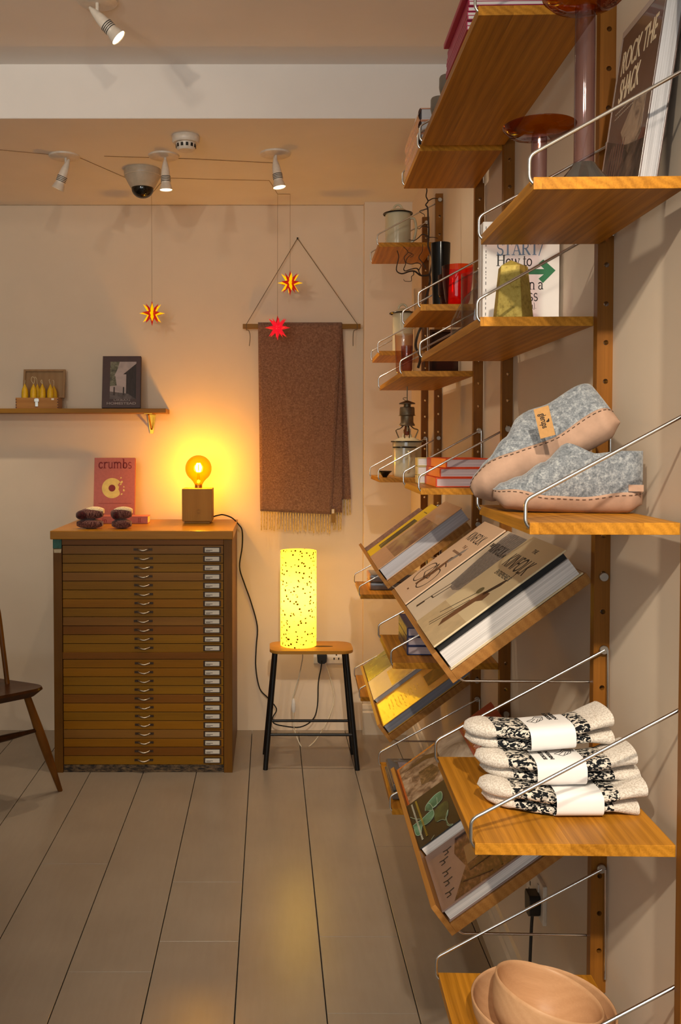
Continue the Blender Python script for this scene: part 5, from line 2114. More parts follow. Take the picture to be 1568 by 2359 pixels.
tb = book('landscape_book', 'peach book with a brown landscape, nearest on the far upper rack', on_rack(R3a, 0.420, 1.27, 1.02), 0.240, 0.300, 0.043, TANC, page=pages('pages_cool', '#cfccd2'), group='books on the far upper rack')
decal(tb, rect(0.030, 0.060, 0.236, 0.215), 0.0431, photo('brown_hills_photo', ('#6a4432', '#8a6248', '#a98a58', '#b99a74'), 7, coat=0.4))
# far lower rack
OLV = photo('olive_grass_cover', ('#2c3208', '#5a5c14', '#7c7a24'), 18, rough=0.25)
ob = book('meadow_book', 'olive green book, farthest on the far lower rack', on_rack(R3b, 0.0, 1.22, 1.02), 0.192, 0.270, 0.038, OLV, group='books on the far lower rack')
strokes(ob, [smooth2([(0.02, 0.05), (0.06, 0.1), (0.1, 0.09), (0.16, 0.15)]), smooth2([(0.03, 0.16), (0.09, 0.2), (0.15, 0.19)])], 0.002, 0.0381, plain('pale_olive_line', '#8a9060', 0.4))
WHC = plain('chalk_white_cover', '#c3b096', 0.35, var=0.02)
wbk = book('field_book', 'white book with a golden field picture on the far lower rack', on_rack(R3b, 0.245, 1.22, 1.02), 0.185, 0.285, 0.040, WHC, page=PAGES_W, group='books on the far lower rack')
decal(wbk, rect(0.030, 0.075, 0.178, 0.270), 0.0401, photo('golden_field_photo', ('#8a6210', '#c99a14', '#e0bc3a'), 9, rough=0.22, coat=0.3))
AMB = plain('amber_cover', '#c48e10', 0.28, var=0.05, coat=0.5)
ab = book('amber_book', 'amber yellow book, nearest on the far lower rack', on_rack(R3b, 0.481, 1.25, 1.02), 0.195, 0.300, 0.030, AMB, page=pages('pages_slate', '#8e8f99'), group='books on the far lower rack')
decal(ab, rect(0.060, 0.175, 0.150, 0.245), 0.0301, photo('dim_photo', ('#3c2a10', '#6a4c1c', '#8a6828'), 14))
strokes(ab, [[(0.04 + 0.03 * c_, 0.04 + 0.012 * q), (0.06 + 0.03 * c_, 0.04 + 0.012 * q)] for q in range(10) for c_ in range(4) if (q * 3 + c_) % 3], 0.003, 0.0301, plain('light_amber_print', '#e0b030', 0.3))

# ------------------------------------------------------------------ glass candle holders and the leaning book
PINKG = glass('rose_glass', '#f4e1e7', '#94707f', 1.0, 0.3)
AMBG = glass('amber_glass', '#e3a83a', '#b0720e', 0.9, 0.4)
SMOKE = plain('smoked_glass_foot', '#3a3632', 0.12, coat=0.5)


def candle_holder(label, px, Y, top_py, plate_r, dark_foot, rt):
    c = at(px, 500, Y)
    zt = at(px, top_py, Y).z
    H = zt - S0a
    r = thing('glass_candle_holder', label, 'candle holder', Vector((c.x, Y, S0a)), 'pink glass candle holders')
    bm = bmesh.new()
    fh = 0.036 if dark_foot else 0.012
    lathe(bm, [(rt, fh - 0.002), (rt, H)], 32)
    finish('stem_tube', bm, PINKG, r, smooth=True)
    bm = bmesh.new()
    if dark_foot:
        lathe(bm, [(0, 0.0004), (0.042, 0.0004), (0.043, 0.003), (0.032, 0.014), (0.020, 0.028), (rt + 0.001, fh), (0, fh)], 36)
    else:
        lathe(bm, [(0, 0.0004), (0.036, 0.0004), (0.037, 0.003), (0.022, 0.008), (rt + 0.001, fh), (0, fh)], 36)
    finish('foot', bm, SMOKE if dark_foot else AMBG, r, smooth=50)
    bm = bmesh.new()
    pr = plate_r
    lathe(bm, [(0.0, H - 0.001), (pr * 0.45, H), (pr * 0.8, H + 0.006), (pr, H + 0.017), (pr * 1.01, H + 0.019), (pr * 0.985, H + 0.020), (pr * 0.79, H + 0.0095), (pr * 0.45, H + 0.0035), (0, H + 0.003)], 48)
    finish('dish', bm, AMBG, r, smooth=True)
    return r


candle_holder('short pink glass candle holder with an amber dish, far one on the top right shelf', 1240, 1.56, 318, 0.0585, False, 0.0125)
candle_holder('tall pink glass candle holder with a dark cone foot, beside the leaning book', 1343, 1.335, 17, 0.058, True, 0.0139)

RS = plain('umber_cover', '#5a4a46', 0.28, var=0.05, coat=0.4)
lean = math.radians(8.0)
upl = Vector((math.sin(lean), 0, math.cos(lean)))
rw, rh, rt_ = 0.215, 0.300, 0.027
bx = 0.478
# its front cover faces the room, spine at the far end
MR = frame((bx + rt_ * math.cos(lean), 1.514, S0a + 0.001), (0, -1, 0), upl) @ Matrix.Diagonal((0.84, 0.97, 1, 1))
rk = book('cabin_book', 'dark grey book titled rock the shack leaning against the wall at top right', MR, rw, rh, rt_, RS, page=pages('pages_bright', '#d4d2d4'))
zz = rt_ + 0.0001
PALE = plain('pale_border_print', '#b3a196', 0.35)
decal(rk, rect(0.0, rh - 0.012, rw, rh), zz, PALE)
decal(rk, rect(0.0, 0.0, 0.006, rh - 0.012), zz, PALE)
CRL = plain('cream_lettering', '#d8c3a2', 0.5)
words(rk, 'ROCK THE', 0.022, rh - 0.080, zz + 0.0001, 0.056, CRL, width=0.170, name='title_lettering')
words(rk, 'SHACK', 0.034, rh - 0.128, zz + 0.0001, 0.056, CRL, width=0.100, name='title_lettering')
strokes(rk, [[(0.030 + 0.008 * q, rh - 0.144), (0.035 + 0.008 * q, rh - 0.144)] for q in range(13)] + [[(0.030 + 0.008 * q, rh - 0.152), (0.035 + 0.008 * q, rh - 0.152)] for q in range(12)], 0.0025, zz, plain('dull_lettering', '#8f7d6c', 0.5))
decal(rk, [(0.08, 0.115), (0.13, 0.15), (0.19, 0.148), (0.19, 0.085), (0.15, 0.06), (0.11, 0.085)], zz, photo('pale_rock_photo', ('#54443a', '#8f7a66', '#a89078'), 26))
decal(rk, [(0.006, 0.0), (rw, 0.0), (rw, 0.07), (0.12, 0.085), (0.006, 0.12)], zz, photo('dark_rock_photo', ('#2c221c', '#4c3c32', '#75604e'), 22))
strokes(rk, [[(0.03 + 0.014 * q, 0.01), (0.04 + 0.014 * q, 0.10)] for q in range(6)], 0.003, zz + 0.0004, plain('rust_print', '#5c3424', 0.5))
finish('shrink_wrap', boxes((rw - 0.0025, rw + 0.0006, 0, rh, 0, rt_)), glass('clear_film', '#fbfbfb', '#e4e4e8', 1.0, 0.3), rk)

# ------------------------------------------------------------------ START book, block, glassware
WCOV = plain('white_cover', '#e9e3de', 0.45, var=0.01)
BY = 1.930
o0 = at(1112, 720, BY)
o1 = at(1287, 720, BY)
bw_ = o1.x - o0.x
MB_ = frame((o0.x, BY, S1b + 0.0006), (1, 0, 0), (0, 0, 1))
# thickness grows towards the camera from the book's origin plane
MB_ = frame((o0.x, BY + 0.024, S1b + 0.0006), (1, 0, 0), (0, 0, 1))
stb = book('start_book', 'white book titled START with a green arrow, standing behind the gold block', MB_, bw_, 0.230, 0.024, WCOV)
zz = 0.0241
SLATE = plain('slate_blue_print', '#6f8aa6', 0.6)
BLKP = plain('black_print', '#141414', 0.6)
GREENP = plain('green_arrow_print', '#1d7044', 0.55, var=0.03)


def cov(px, py):
    p = at(px, py, BY)
    return (p.x - o0.x, p.z - S1b - 0.0006)


# a small roman letter set, drawn as thick and thin strokes with serifs (unit cap height)
T_, N_ = 0.13, 0.055


def arc(cx, cy, rx, ry, a0, a1, n=10):
    return [(cx + rx * math.cos(math.radians(a0 + (a1 - a0) * k / n)), cy + ry * math.sin(math.radians(a0 + (a1 - a0) * k / n))) for k in range(n + 1)]


def sf(x, y, w=0.26):
    return ([(x - w / 2, y), (x + w / 2, y)], N_)


GL = {
    'S': (0.52, [(arc(0.26, 0.74, 0.20, 0.24, 30, 270), 0.09), (arc(0.26, 0.25, 0.21, 0.25, 90, -150), 0.10), ([(0.44, 0.98), (0.44, 0.76)], N_), ([(0.05, 0.02), (0.05, 0.26)], N_)]),
    'T': (0.66, [([(0.33, 0.03), (0.33, 0.97)], T_), ([(0.02, 0.97), (0.64, 0.97)], N_), sf(0.33, 0.03, 0.3), ([(0.03, 0.98), (0.03, 0.78)], N_), ([(0.63, 0.98), (0.63, 0.78)], N_)]),
    'A': (0.74, [([(0.10, 0.03), (0.36, 0.98)], N_), ([(0.36, 0.98), (0.64, 0.03)], T_), ([(0.18, 0.34), (0.54, 0.34)], N_), sf(0.10, 0.03, 0.24), sf(0.64, 0.03, 0.26)]),
    'R': (0.68, [([(0.14, 0.03), (0.14, 0.97)], T_), ([(0.14, 0.96)] + arc(0.30, 0.74, 0.22, 0.22, 90, -90) + [(0.14, 0.52)], 0.075), ([(0.32, 0.52), (0.62, 0.03)], T_), sf(0.14, 0.03, 0.3), sf(0.10, 0.97, 0.2), sf(0.64, 0.03, 0.14)]),
    '/': (0.36, [([(0.02, -0.05), (0.36, 1.05)], 0.07)]),
    'H': (0.82, [([(0.15, 0.03), (0.15, 0.97)], T_), ([(0.66, 0.03), (0.66, 0.97)], T_), ([(0.15, 0.52), (0.66, 0.52)], N_), sf(0.15, 0.03, 0.3), sf(0.15, 0.97, 0.3), sf(0.66, 0.03, 0.3), sf(0.66, 0.97, 0.3)]),
    'o': (0.50, [(arc(0.25, 0.32, 0.20, 0.30, 0, 360, 18), 0.095)]),
    'w': (0.78, [([(0.06, 0.64), (0.24, 0.02)], 0.10), ([(0.24, 0.02), (0.40, 0.62)], N_), ([(0.36, 0.64), (0.54, 0.02)], 0.10), ([(0.54, 0.02), (0.72, 0.64)], N_), sf(0.07, 0.64, 0.2), sf(0.70, 0.64, 0.18)]),
    't': (0.34, [([(0.15, 0.86), (0.15, 0.12)] + arc(0.25, 0.12, 0.10, 0.10, 180, 320), 0.10), ([(0.02, 0.62), (0.31, 0.62)], N_)]),
    'n': (0.58, [([(0.12, 0.03), (0.12, 0.64)], 0.10), ([(0.12, 0.46)] + arc(0.28, 0.44, 0.16, 0.19, 150, 0) + [(0.44, 0.03)], 0.09), sf(0.12, 0.03, 0.24), sf(0.44, 0.03, 0.22), sf(0.07, 0.63, 0.12)]),
    'a': (0.48, [(arc(0.20, 0.46, 0.15, 0.17, 160, 0) + [(0.35, 0.10), (0.43, 0.04)], 0.09), (arc(0.20, 0.19, 0.14, 0.17, 80, 330), 0.08)]),
    's': (0.40, [(arc(0.19, 0.47, 0.13, 0.16, 35, 270), 0.07), (arc(0.19, 0.16, 0.14, 0.155, 90, -145), 0.075)]),
    'u': (0.56, [([(0.11, 0.63), (0.11, 0.2)] + arc(0.25, 0.2, 0.14, 0.18, 180, 330), 0.09), ([(0.42, 0.63), (0.42, 0.04)], 0.10), sf(0.47, 0.04, 0.12), sf(0.07, 0.63, 0.14)]),
    ')': (0.3, [(arc(0.0, 0.4, 0.2, 0.6, 65, -65), 0.07)]),
    '.': (0.2, [([(0.06, 0.05), (0.14, 0.05)], 0.1)]),
    ' ': (0.24, []),
    'c': (0.50, [(arc(0.25, 0.32, 0.19, 0.29, 40, 325, 14), 0.12)]),
    'r': (0.46, [([(0.13, 0.03), (0.13, 0.64)], 0.13), ([(0.13, 0.42)] + arc(0.30, 0.44, 0.15, 0.18, 160, 40), 0.10), sf(0.14, 0.03, 0.30), sf(0.06, 0.63, 0.12)]),
    'm': (0.90, [([(0.12, 0.03), (0.12, 0.64)], 0.12), ([(0.12, 0.46)] + arc(0.26, 0.44, 0.16, 0.19, 150, 0) + [(0.42, 0.03)], 0.11), ([(0.42, 0.46)] + arc(0.58, 0.44, 0.16, 0.19, 150, 0) + [(0.74, 0.03)], 0.11),
                 sf(0.12, 0.03, 0.22), sf(0.42, 0.03, 0.2), sf(0.75, 0.03, 0.22), sf(0.06, 0.63, 0.12)]),
    'b': (0.58, [([(0.13, 0.03), (0.13, 0.97)], 0.12), (arc(0.28, 0.31, 0.18, 0.28, 0, 360, 16), 0.11), sf(0.07, 0.97, 0.14)]),
}


def roman(parent, s, x, y, cap, mat, right=False):
    if right:
        x -= sum(GL[c][0] for c in s) * cap
    bm = bmesh.new()
    for c in s:
        adv, st_ = GL[c]
        for ln, w in st_:
            pts_ = [Vector((x + p[0] * cap, y + p[1] * cap, 0)) for p in ln]
            for a_, b_ in zip(pts_, pts_[1:]):
                if (a_ - b_).length < 1e-7:
                    continue
                d_ = (b_ - a_).normalized() * (w * cap * 0.22 if len(pts_) > 2 else 0)
                poly(bm, stroke([(a_ - d_)[:2], (b_ + d_)[:2]], w * cap), zz, zz + 0.0003)
        x += adv * cap
    return finish('title_lettering', bm, mat, parent)


zz = 0.0241
adv_ = sum(GL[c_][0] for c_ in 'crumbs')
roman(crumbs_book, 'crumbs', 0.019, bh - 0.050, 0.156 / adv_, CRUMBR)
cap = 27.5 / F_PX * BY
x_, y_ = cov(1144, 588)
roman(stb, 'START/', x_, y_, cap * 1.05, SLATE)
x_, y_ = cov(1143, 613)
roman(stb, 'How to', x_, y_, cap * 0.92, BLKP)
x_, y_ = cov(1251, 667)
roman(stb, 'n a', x_, y_, cap * 0.92, BLKP, True)
x_, y_ = cov(1239, 693)
roman(stb, 'ss', x_, y_, cap * 0.98, BLKP, True)
x_, y_ = cov(1235, 711)
roman(stb, 'u).', x_, y_, cap * 0.52, BLKP, True)
ar = [(1170, 620), (1253, 620), (1240, 607), (1251, 598), (1279, 623), (1250, 652), (1240, 642), (1252, 632), (1170, 632)]
decal(stb, [cov(*p) for p in ar][::-1], zz, GREENP, 'arrow_print')
# white book right behind it, set a little to the left
o2 = at(1106, 720, 1.963)
w2 = at(1294, 720, 1.963).x - o2.x
wb2 = book('white_book', 'second white book standing right behind the START book', frame((o2.x, 1.989, S1b + 0.0006), (1, 0, 0), (0, 0, 1)), w2, 0.232, 0.026, WCOV)
decal(wb2, rect(w2 - 0.012, 0.085, w2 - 0.0005, 0.125), 0.0261, plain('grey_photo_print', '#6f6a74', 0.5))
bm = bmesh.new()
rr_ = random.Random(2)
z_ = 0.02
while z_ < 0.215:
    ln = rr_.uniform(0.002, 0.007)
    poly(bm, rect(0.0045, z_, 0.0058, z_ + ln), 0.0241, 0.0243)
    z_ += ln + rr_.uniform(0.002, 0.008)
finish('spine_print', bm, INK, stb)


def gold_speck():
    t = NT('speckled_gold_stone')
    f = t.noise(t.coords((160, 160, 160)), 1, 4, 0.7)
    f2 = t.noise(t.coords((38, 38, 38)), 1, 3, 0.6)
    g = t.math('ADD', t.math('MULTIPLY', f, 0.6), t.math('MULTIPLY', f2, 0.4))
    t.l(t.ramp(g, ((0.32, lin('#6a5a18')), (0.46, lin('#b79f46')), (0.7, lin('#cdb75e')))), t.b.inputs['Base Color'])
    t.b.inputs['Roughness'].default_value = 0.6
    t.b.inputs['Metallic'].default_value = 0.25
    t.bump(g, 0.4, 0.004)
    return t.m


gc = at(1179, 700, 1.755)
bm = bmesh.new()
rg = []
for z_, r_ in ((0.0, 0.0405), (0.106, 0.0285)):
    rg.append([bm.verts.new((r_ * math.sin(math.radians(14 + 72 * k)), -r_ * math.cos(math.radians(14 + 72 * k)), z_)) for k in range(5)])
apx = bm.verts.new((-0.003, 0, 0.119))
for k in range(5):
    bm.faces.new((rg[0][k], rg[0][(k + 1) % 5], rg[1][(k + 1) % 5], rg[1][k]))
    bm.faces.new((rg[1][k], rg[1][(k + 1) % 5], apx))
bm.faces.new(rg[0][::-1])
bmesh.ops.recalc_face_normals(bm, faces=bm.faces)
bmesh.ops.bevel(bm, geom=list(bm.edges), offset=0.0012, segments=2, profile=0.6, affect='EDGES')
gb_ = finish('stone_block', bm, gold_speck(), None)
gb_.location = (gc.x, 1.755, S1b)
tag(gb_, 'speckled gold five sided tapering block on the shelf with the START book', 'ornament')

CLEAR = glass('clear_glass', '#f5f4f2', '#8d867e', 1.0, 0.25)
REDG = glass('orange_red_glass', '#ff5c12', '#c43404', 0.8, 0.4)
BLKG = plain('black_glass', '#050404', 0.12, spec=0.35)
VIOG = glass('plum_glass', '#dcbcbc', '#8c5a60', 0.9, 0.3)
ROSG = glass('peach_glass', '#f3dccb', '#c4855c', 0.9, 0.3)


def vessel(name, label, cat, px, Y, zb, prof, mat, group=None, part='glass_body', seg=36):
    c = at(px, 1018, Y)
    r = thing(name, label, cat, Vector((c.x, Y, zb + 0.0005)), group)
    bm = bmesh.new()
    lathe(bm, [(v.x, v.z) for v in (smooth_path([(a, 0, b) for a, b in prof], 3) if len(prof) > 4 else [Vector((a, 0, b)) for a, b in prof])], seg)
    finish(part, bm, mat, r, smooth=50)
    return r


def hpx(py, Y, zb):
    return at(621, py, Y).z - zb


Yb = 2.06
hb_ = hpx(634, Yb, S1b)
vessel('glass_beaker', 'clear straight glass beaker beside the white START book', 'glass', 1096, Yb, S1b, [(0.031, 0.006), (0.034, 0.010), (0.0345, hb_ * 0.5), (0.0345, hb_)], CLEAR)
Yd = 2.22
hd = hpx(655, Yd, S1b)
dcn = vessel('decanter', 'clear glass decanter with a ball stopper behind the beaker', 'decanter', 1106, Yd, S1b,
             [(0.0, 0.002), (0.060, 0.002), (0.070, 0.010), (0.070, hpx(741, Yd, S1b) - 0.004), (0.066, hpx(733, Yd, S1b)), (0.040, hpx(688, Yd, S1b)), (0.017, hd - 0.012), (0.016, hd)], CLEAR)
bm = bmesh.new()
bmesh.ops.create_uvsphere(bm, u_segments=20, v_segments=12, radius=0.016)
bmesh.ops.translate(bm, verts=bm.verts, vec=(0, 0, hd + 0.016))
tube(bm, [(0, 0, hd - 0.015), (0, 0, hd + 0.004)], 0.011, 14)
finish('stopper', bm, CLEAR, dcn, smooth=60)

Yr = 2.47
zt2, zb2_ = hpx(616, Yr, S2b), 0.0
rg_ = 35.5 / F_PX * Yr
vessel('red_glass', 'orange red glass bowl cup in front on its small shelf', 'glass', 1051, Yr, S2b,
       [(0, 0.004), (rg_ * 0.45, 0.004), (rg_ * 0.75, 0.018), (rg_ * 0.86, 0.045), (rg_ * 0.93, zt2 * 0.6), (rg_, zt2)], REDG, 'orange red glasses')
vessel('red_glass', 'second orange red glass, half hidden between the black cup and the front one', 'glass', 1040, 2.615, S2b,
       [(0, 0.004), (rg_ * 0.45, 0.004), (rg_ * 0.75, 0.018), (rg_ * 0.88, 0.05), (rg_ * 0.97, 0.06), (rg_ * 1.0, hpx(637, 2.615, S2b))], REDG, 'orange red glasses')
Yk = 2.665
vessel('black_cup', 'tall black glass cup behind the orange red glasses', 'cup', 1012, Yk, S2b, [(0, 0.001), (0.019, 0.001), (0.0205, 0.006), (0.027, hpx(580, Yk, S2b)), (0.0255, hpx(580, Yk, S2b)), (0.019, 0.012), (0, 0.012)], BLKG)
# far glasses
Yt = 2.89
vessel('tumbler', 'peach tinted tumbler on the far shelf beside the tall vase', 'glass', 929, Yt, S3b, [(0.0, 0.003), (0.020, 0.003), (0.024, 0.010), (0.028, hpx(772, Yt, S3b))], ROSG, 'tinted tumblers')
vessel('tumbler', 'small plum tinted tumbler in front of the tall vase', 'glass', 936, 2.80, S3b, [(0.0, 0.003), (0.014, 0.003), (0.0165, 0.008), (0.0175, hpx(798, 2.80, S3b))], VIOG, 'tinted tumblers')
Yv = 3.07
hv_ = hpx(667, Yv, S3b)
vessel('bud_vase', 'tall narrow clear glass vase holding the twisted branch', 'vase', 964, Yv, S3b, [(0.0, 0.004), (0.019, 0.004), (0.0205, 0.012), (0.016, hv_ * 0.45), (0.0165, hv_ * 0.8), (0.0185, hv_)], CLEAR)
TWIG = plain('dark_twig_bark', '#2e1c10', 0.8, var=0.2)
base_ = at(964, 1018, Yv)
tw = thing('twisted_branch', 'dark twisted bare branch rising from the tall glass vase', 'branch', Vector((base_.x, Yv, S3b + 0.006)))
O_ = Vector((base_.x, Yv, S3b + 0.006))


def c6(x, y):
    return (820 + x * 0.17804, 440 + y * 0.17804)


def twig(pts_, r0, r1, ys=(0.0, 0.0), nm='twig'):
    n = len(pts_)
    P3 = [at(*c6(*p), Yv + ys[0] + (ys[1] - ys[0]) * k / max(1, n - 1)) - O_ for k, p in enumerate(pts_)]
    sp_ = smooth_path(P3, 4)
    bm = bmesh.new()
    tube(bm, sp_, r0, 6, radii=[r0 + (r1 - r0) * k / (len(sp_) - 1) for k in range(len(sp_))])
    finish(nm, bm, TWIG, tw, smooth=True)


twig([(800, 2290), (830, 2150), (770, 2010), (800, 1850), (860, 1700), (905, 1400), (955, 1180), (950, 1080)], 0.0045, 0.0035, (0, 0.0), 'stem')
twig([(950, 1080), (985, 900), (945, 760), (930, 700), (935, 620), (940, 500), (930, 350), (925, 220), (900, 180), (930, 130), (905, 70), (915, -10), (900, -70)], 0.0032, 0.0018, (0, 0.02), 'stem')
twig([(930, 130), (1000, 95), (1060, 100)], 0.002, 0.001)
twig([(925, 230), (820, 262), (880, 305), (885, 335)], 0.0014, 0.0008)
twig([(940, 470), (860, 455), (820, 490), (790, 480)], 0.0016, 0.0008)
twig([(938, 600), (1010, 600), (1060, 615)], 0.0016, 0.0008)
twig([(935, 590), (860, 560), (800, 610), (750, 640), (680, 630)], 0.002, 0.001)
twig([(950, 1080), (900, 1095), (830, 1090), (760, 1040), (690, 1040), (590, 1070), (520, 1020), (550, 860), (530, 770)], 0.0034, 0.0014, (0, -0.04))
twig([(810, 1030), (780, 1000), (700, 1015), (640, 1035), (615, 1010), (640, 940), (620, 860), (670, 790), (610, 720)], 0.0022, 0.0010, (-0.02, -0.06))
twig([(670, 790), (740, 825), (700, 860)], 0.0012, 0.0008, (-0.04, -0.04))
twig([(830, 1080), (810, 1030), (840, 960), (790, 930), (720, 945), (650, 930), (660, 870), (720, 820)], 0.002, 0.0009, (-0.02, 0.03))
twig([(740, 1040), (745, 1080), (715, 1110), (712, 1165), (630, 1165), (615, 1140)], 0.0015, 0.0008, (-0.02, -0.03))
twig([(900, 1000), (860, 930), (810, 860), (855, 780), (860, 690)], 0.0018, 0.001, (0, 0.02))

TRAY = wood('dark_tray_wood', '#2a150a', '#4c2a14', 'x', rough=0.35)
ta, tb_ = at(986, 1018, 3.15).x, at(1068, 1018, 3.15).x
tr_ = thing('wooden_tray', 'dark wooden tray standing upright behind the tall vase', 'tray', Vector((0, 0, 0)))
finish('base', boxes((ta, tb_, 3.15, 3.156, S3b + 0.0005, S3b + 0.165), bevel=0.001), TRAY, tr_)
finish('rim', boxes((ta, tb_, 3.125, 3.1495, S3b + 0.0005, S3b + 0.008), (ta, tb_, 3.125, 3.1495, S3b + 0.157, S3b + 0.165), (ta, ta + 0.008, 3.125, 3.1495, S3b + 0.008, S3b + 0.157),
                    (tb_ - 0.008, tb_, 3.125, 3.1495, S3b + 0.008, S3b + 0.157)), TRAY, tr_)

# ------------------------------------------------------------------ enamelware and the lantern
ENAM = plain('cream_enamel', '#cfc5a4', 0.18, var=0.02, scale=10, coat=0.5)
RIM = plain('black_enamel_rim', '#0c0e0e', 0.25)


def enamel(name, label, cat, px, Y, zb, r, h, lid=True, rim=1.12, knob='loop', handle=None):
    c = at(px, 1018, Y)
    t = thing(name, label, cat, Vector((c.x, Y, zb + 0.0004)), 'cream enamelware')
    bm = bmesh.new()
    lathe(bm, [(0, 0), (r * 0.93, 0), (r * 0.98, 0.004), (r, 0.012), (r, h), (r * 0.975, h), (r * 0.97, 0.006), (0, 0.005)], 40)
    finish('body', bm, ENAM, t, smooth=50)
    bm = bmesh.new()
    tube(bm, [(r * (rim if lid else 1.02) * math.cos(a_), r * (rim if lid else 1.02) * math.sin(a_), h + 0.001) for a_ in [2 * math.pi * k / 40 for k in range(41)]], 0.0028, 6, cap=False)
    finish('rim', bm, RIM, t, smooth=True)
    if lid:
        bm = bmesh.new()
        lathe(bm, [(r * rim, h), (r * rim * 0.98, h + 0.003), (r * 0.9, h + 0.006), (r * 0.6, h + 0.016), (r * 0.2, h + 0.020), (0, h + 0.020)], 40)
        ld = finish('lid', bm, ENAM, t, smooth=True)
        bm = bmesh.new()
        if knob == 'loop':
            tube(bm, [(0.016 * math.cos(a_), 0, h + 0.0185 + 0.018 * math.sin(a_)) for a_ in [math.pi * k / 10 for k in range(11)]], 0.0042, 8)
        else:
            lathe(bm, [(0, h + 0.034), (0.007, h + 0.032), (0.009, h + 0.027), (0.005, h + 0.021), (0.004, h + 0.018)], 16)
        finish('lid_knob', bm, ENAM, ld, smooth=True)
    if handle:
        d = Vector((math.cos(handle), math.sin(handle), 0))
        bm = bmesh.new()
        tube(bm, smooth_path([d * r * 0.98 + Vector((0, 0, h * 0.86)), d * (r + 0.016) + Vector((0, 0, h * 0.82)), d * (r + 0.022) + Vector((0, 0, h * 0.55)), d * (r + 0.014) + Vector((0, 0, h * 0.26)), d * r * 0.98 + Vector((0, 0, h * 0.16))], 5), 0.0048, 8)
        finish('handle', bm, ENAM, t, smooth=True)
    return t


Y4 = 3.66
enamel('enamel_jug', 'cream enamel lidded jug with a handle near the ceiling', 'jug', 914, Y4, S4a, 29 / F_PX * Y4, hpx(496, Y4, S4a), handle=-0.35)
enamel('enamel_canister', 'tall cream enamel canister with a lid above the lantern', 'canister', 926, Y4, S4b, 23.5 / F_PX * Y4, hpx(724, Y4, S4b), rim=1.24)
enamel('enamel_pot', 'cream enamel pot with a black rim in front of a wider pot', 'pot', 932, 3.63, S4c, 25.5 / F_PX * 3.63, hpx(1031, 3.63, S4c), lid=False, handle=-1.4)
enamel('enamel_pot', 'wider cream enamel pot standing behind the black rimmed pot', 'pot', 937, 3.745, S4c, 33 / F_PX * 3.74, hpx(1018, 3.74, S4c), rim=1.08)
c = at(884, 1018, 3.59)
fn = thing('enamel_funnel', 'black enamel dish with a narrow foot beside the cream pot', 'dish', Vector((c.x + 0.004, 3.59, S4c + 0.0004)))
bm = bmesh.new()
lathe(bm, [(0, 0), (0.008, 0), (0.010, 0.004), (0.017, 0.013), (0.0265, 0.022), (0.0275, 0.024), (0.0255, 0.0225), (0.013, 0.011), (0, 0.006)], 32)
finish('bowl_body', bm, RIM, fn, smooth=60)
PEW = plain('old_pewter_metal', '#7d6d55', 0.45, 0.7, 0.15)
Yl = 3.25
lc = at(937, 1018, Yl)
zu = S3b - TH
lan = thing('hanging_lantern', 'old pewter coloured lantern hanging under the shelf of glasses', 'lantern', Vector((lc.x, Yl, zu)))


def lz(py):
    return at(937, py, Yl).z - zu


pm = Yl / F_PX
bm = bmesh.new()
tube(bm, [(0, 0, 0), (0, 0, lz(926))], 0.0018, 6)
tube(bm, smooth_path([(-0.003, 0, lz(924)), (-0.014, 0, lz(919)), (-0.009, 0, lz(916)), (0.002, 0, lz(917))], 4), 0.0012, 6)
finish('hanging_hook', bm, PEW, lan)
bm = bmesh.new()
lathe(bm, [(0, lz(922)), (6 * pm, lz(924)), (18 * pm, lz(928.5)), (18.5 * pm, lz(931)), (12 * pm, lz(931.5)), (0, lz(931.5))], 32)
finish('cap', bm, PEW, lan, smooth=40)
bm = bmesh.new()
lathe(bm, [(8 * pm, lz(931)), (8 * pm, lz(937)), (16 * pm, lz(938)), (17 * pm, lz(941)), (17.5 * pm, lz(956)), (20.5 * pm, lz(957.5)), (14.5 * pm, lz(958.5)), (14.5 * pm, lz(973)), (18 * pm, lz(979)), (17.5 * pm, lz(981)), (0, lz(981))], 32)
finish('chimney', bm, PEW, lan, smooth=40)
bm = bmesh.new()
for k in range(4):
    a_ = 2 * math.pi * k / 4 + 0.15
    d = Vector((math.cos(a_), math.sin(a_), 0))
    tube(bm, smooth_path([d * 8 * pm + Vector((0, 0, lz(980))), d * 16 * pm + Vector((0, 0, lz(987))), d * 25 * pm + Vector((0, 0, lz(990))), d * 25 * pm + Vector((0, 0, lz(995))), d * 19 * pm + Vector((0, 0, lz(1009)))], 4), 0.0022, 6)
tube(bm, [(0, -0.012, lz(950)), (0, -0.014, lz(994))], 0.004, 8)
finish('cage', bm, PEW, lan, smooth=60)
bm = bmesh.new()
lathe(bm, [(0, lz(981)), (5 * pm, lz(981)), (7 * pm, lz(995)), (5 * pm, lz(1002)), (0, lz(1003))], 20)
finish('burner', bm, plain('rust_brown_metal', '#6a3018', 0.6, 0.3), lan, smooth=50)

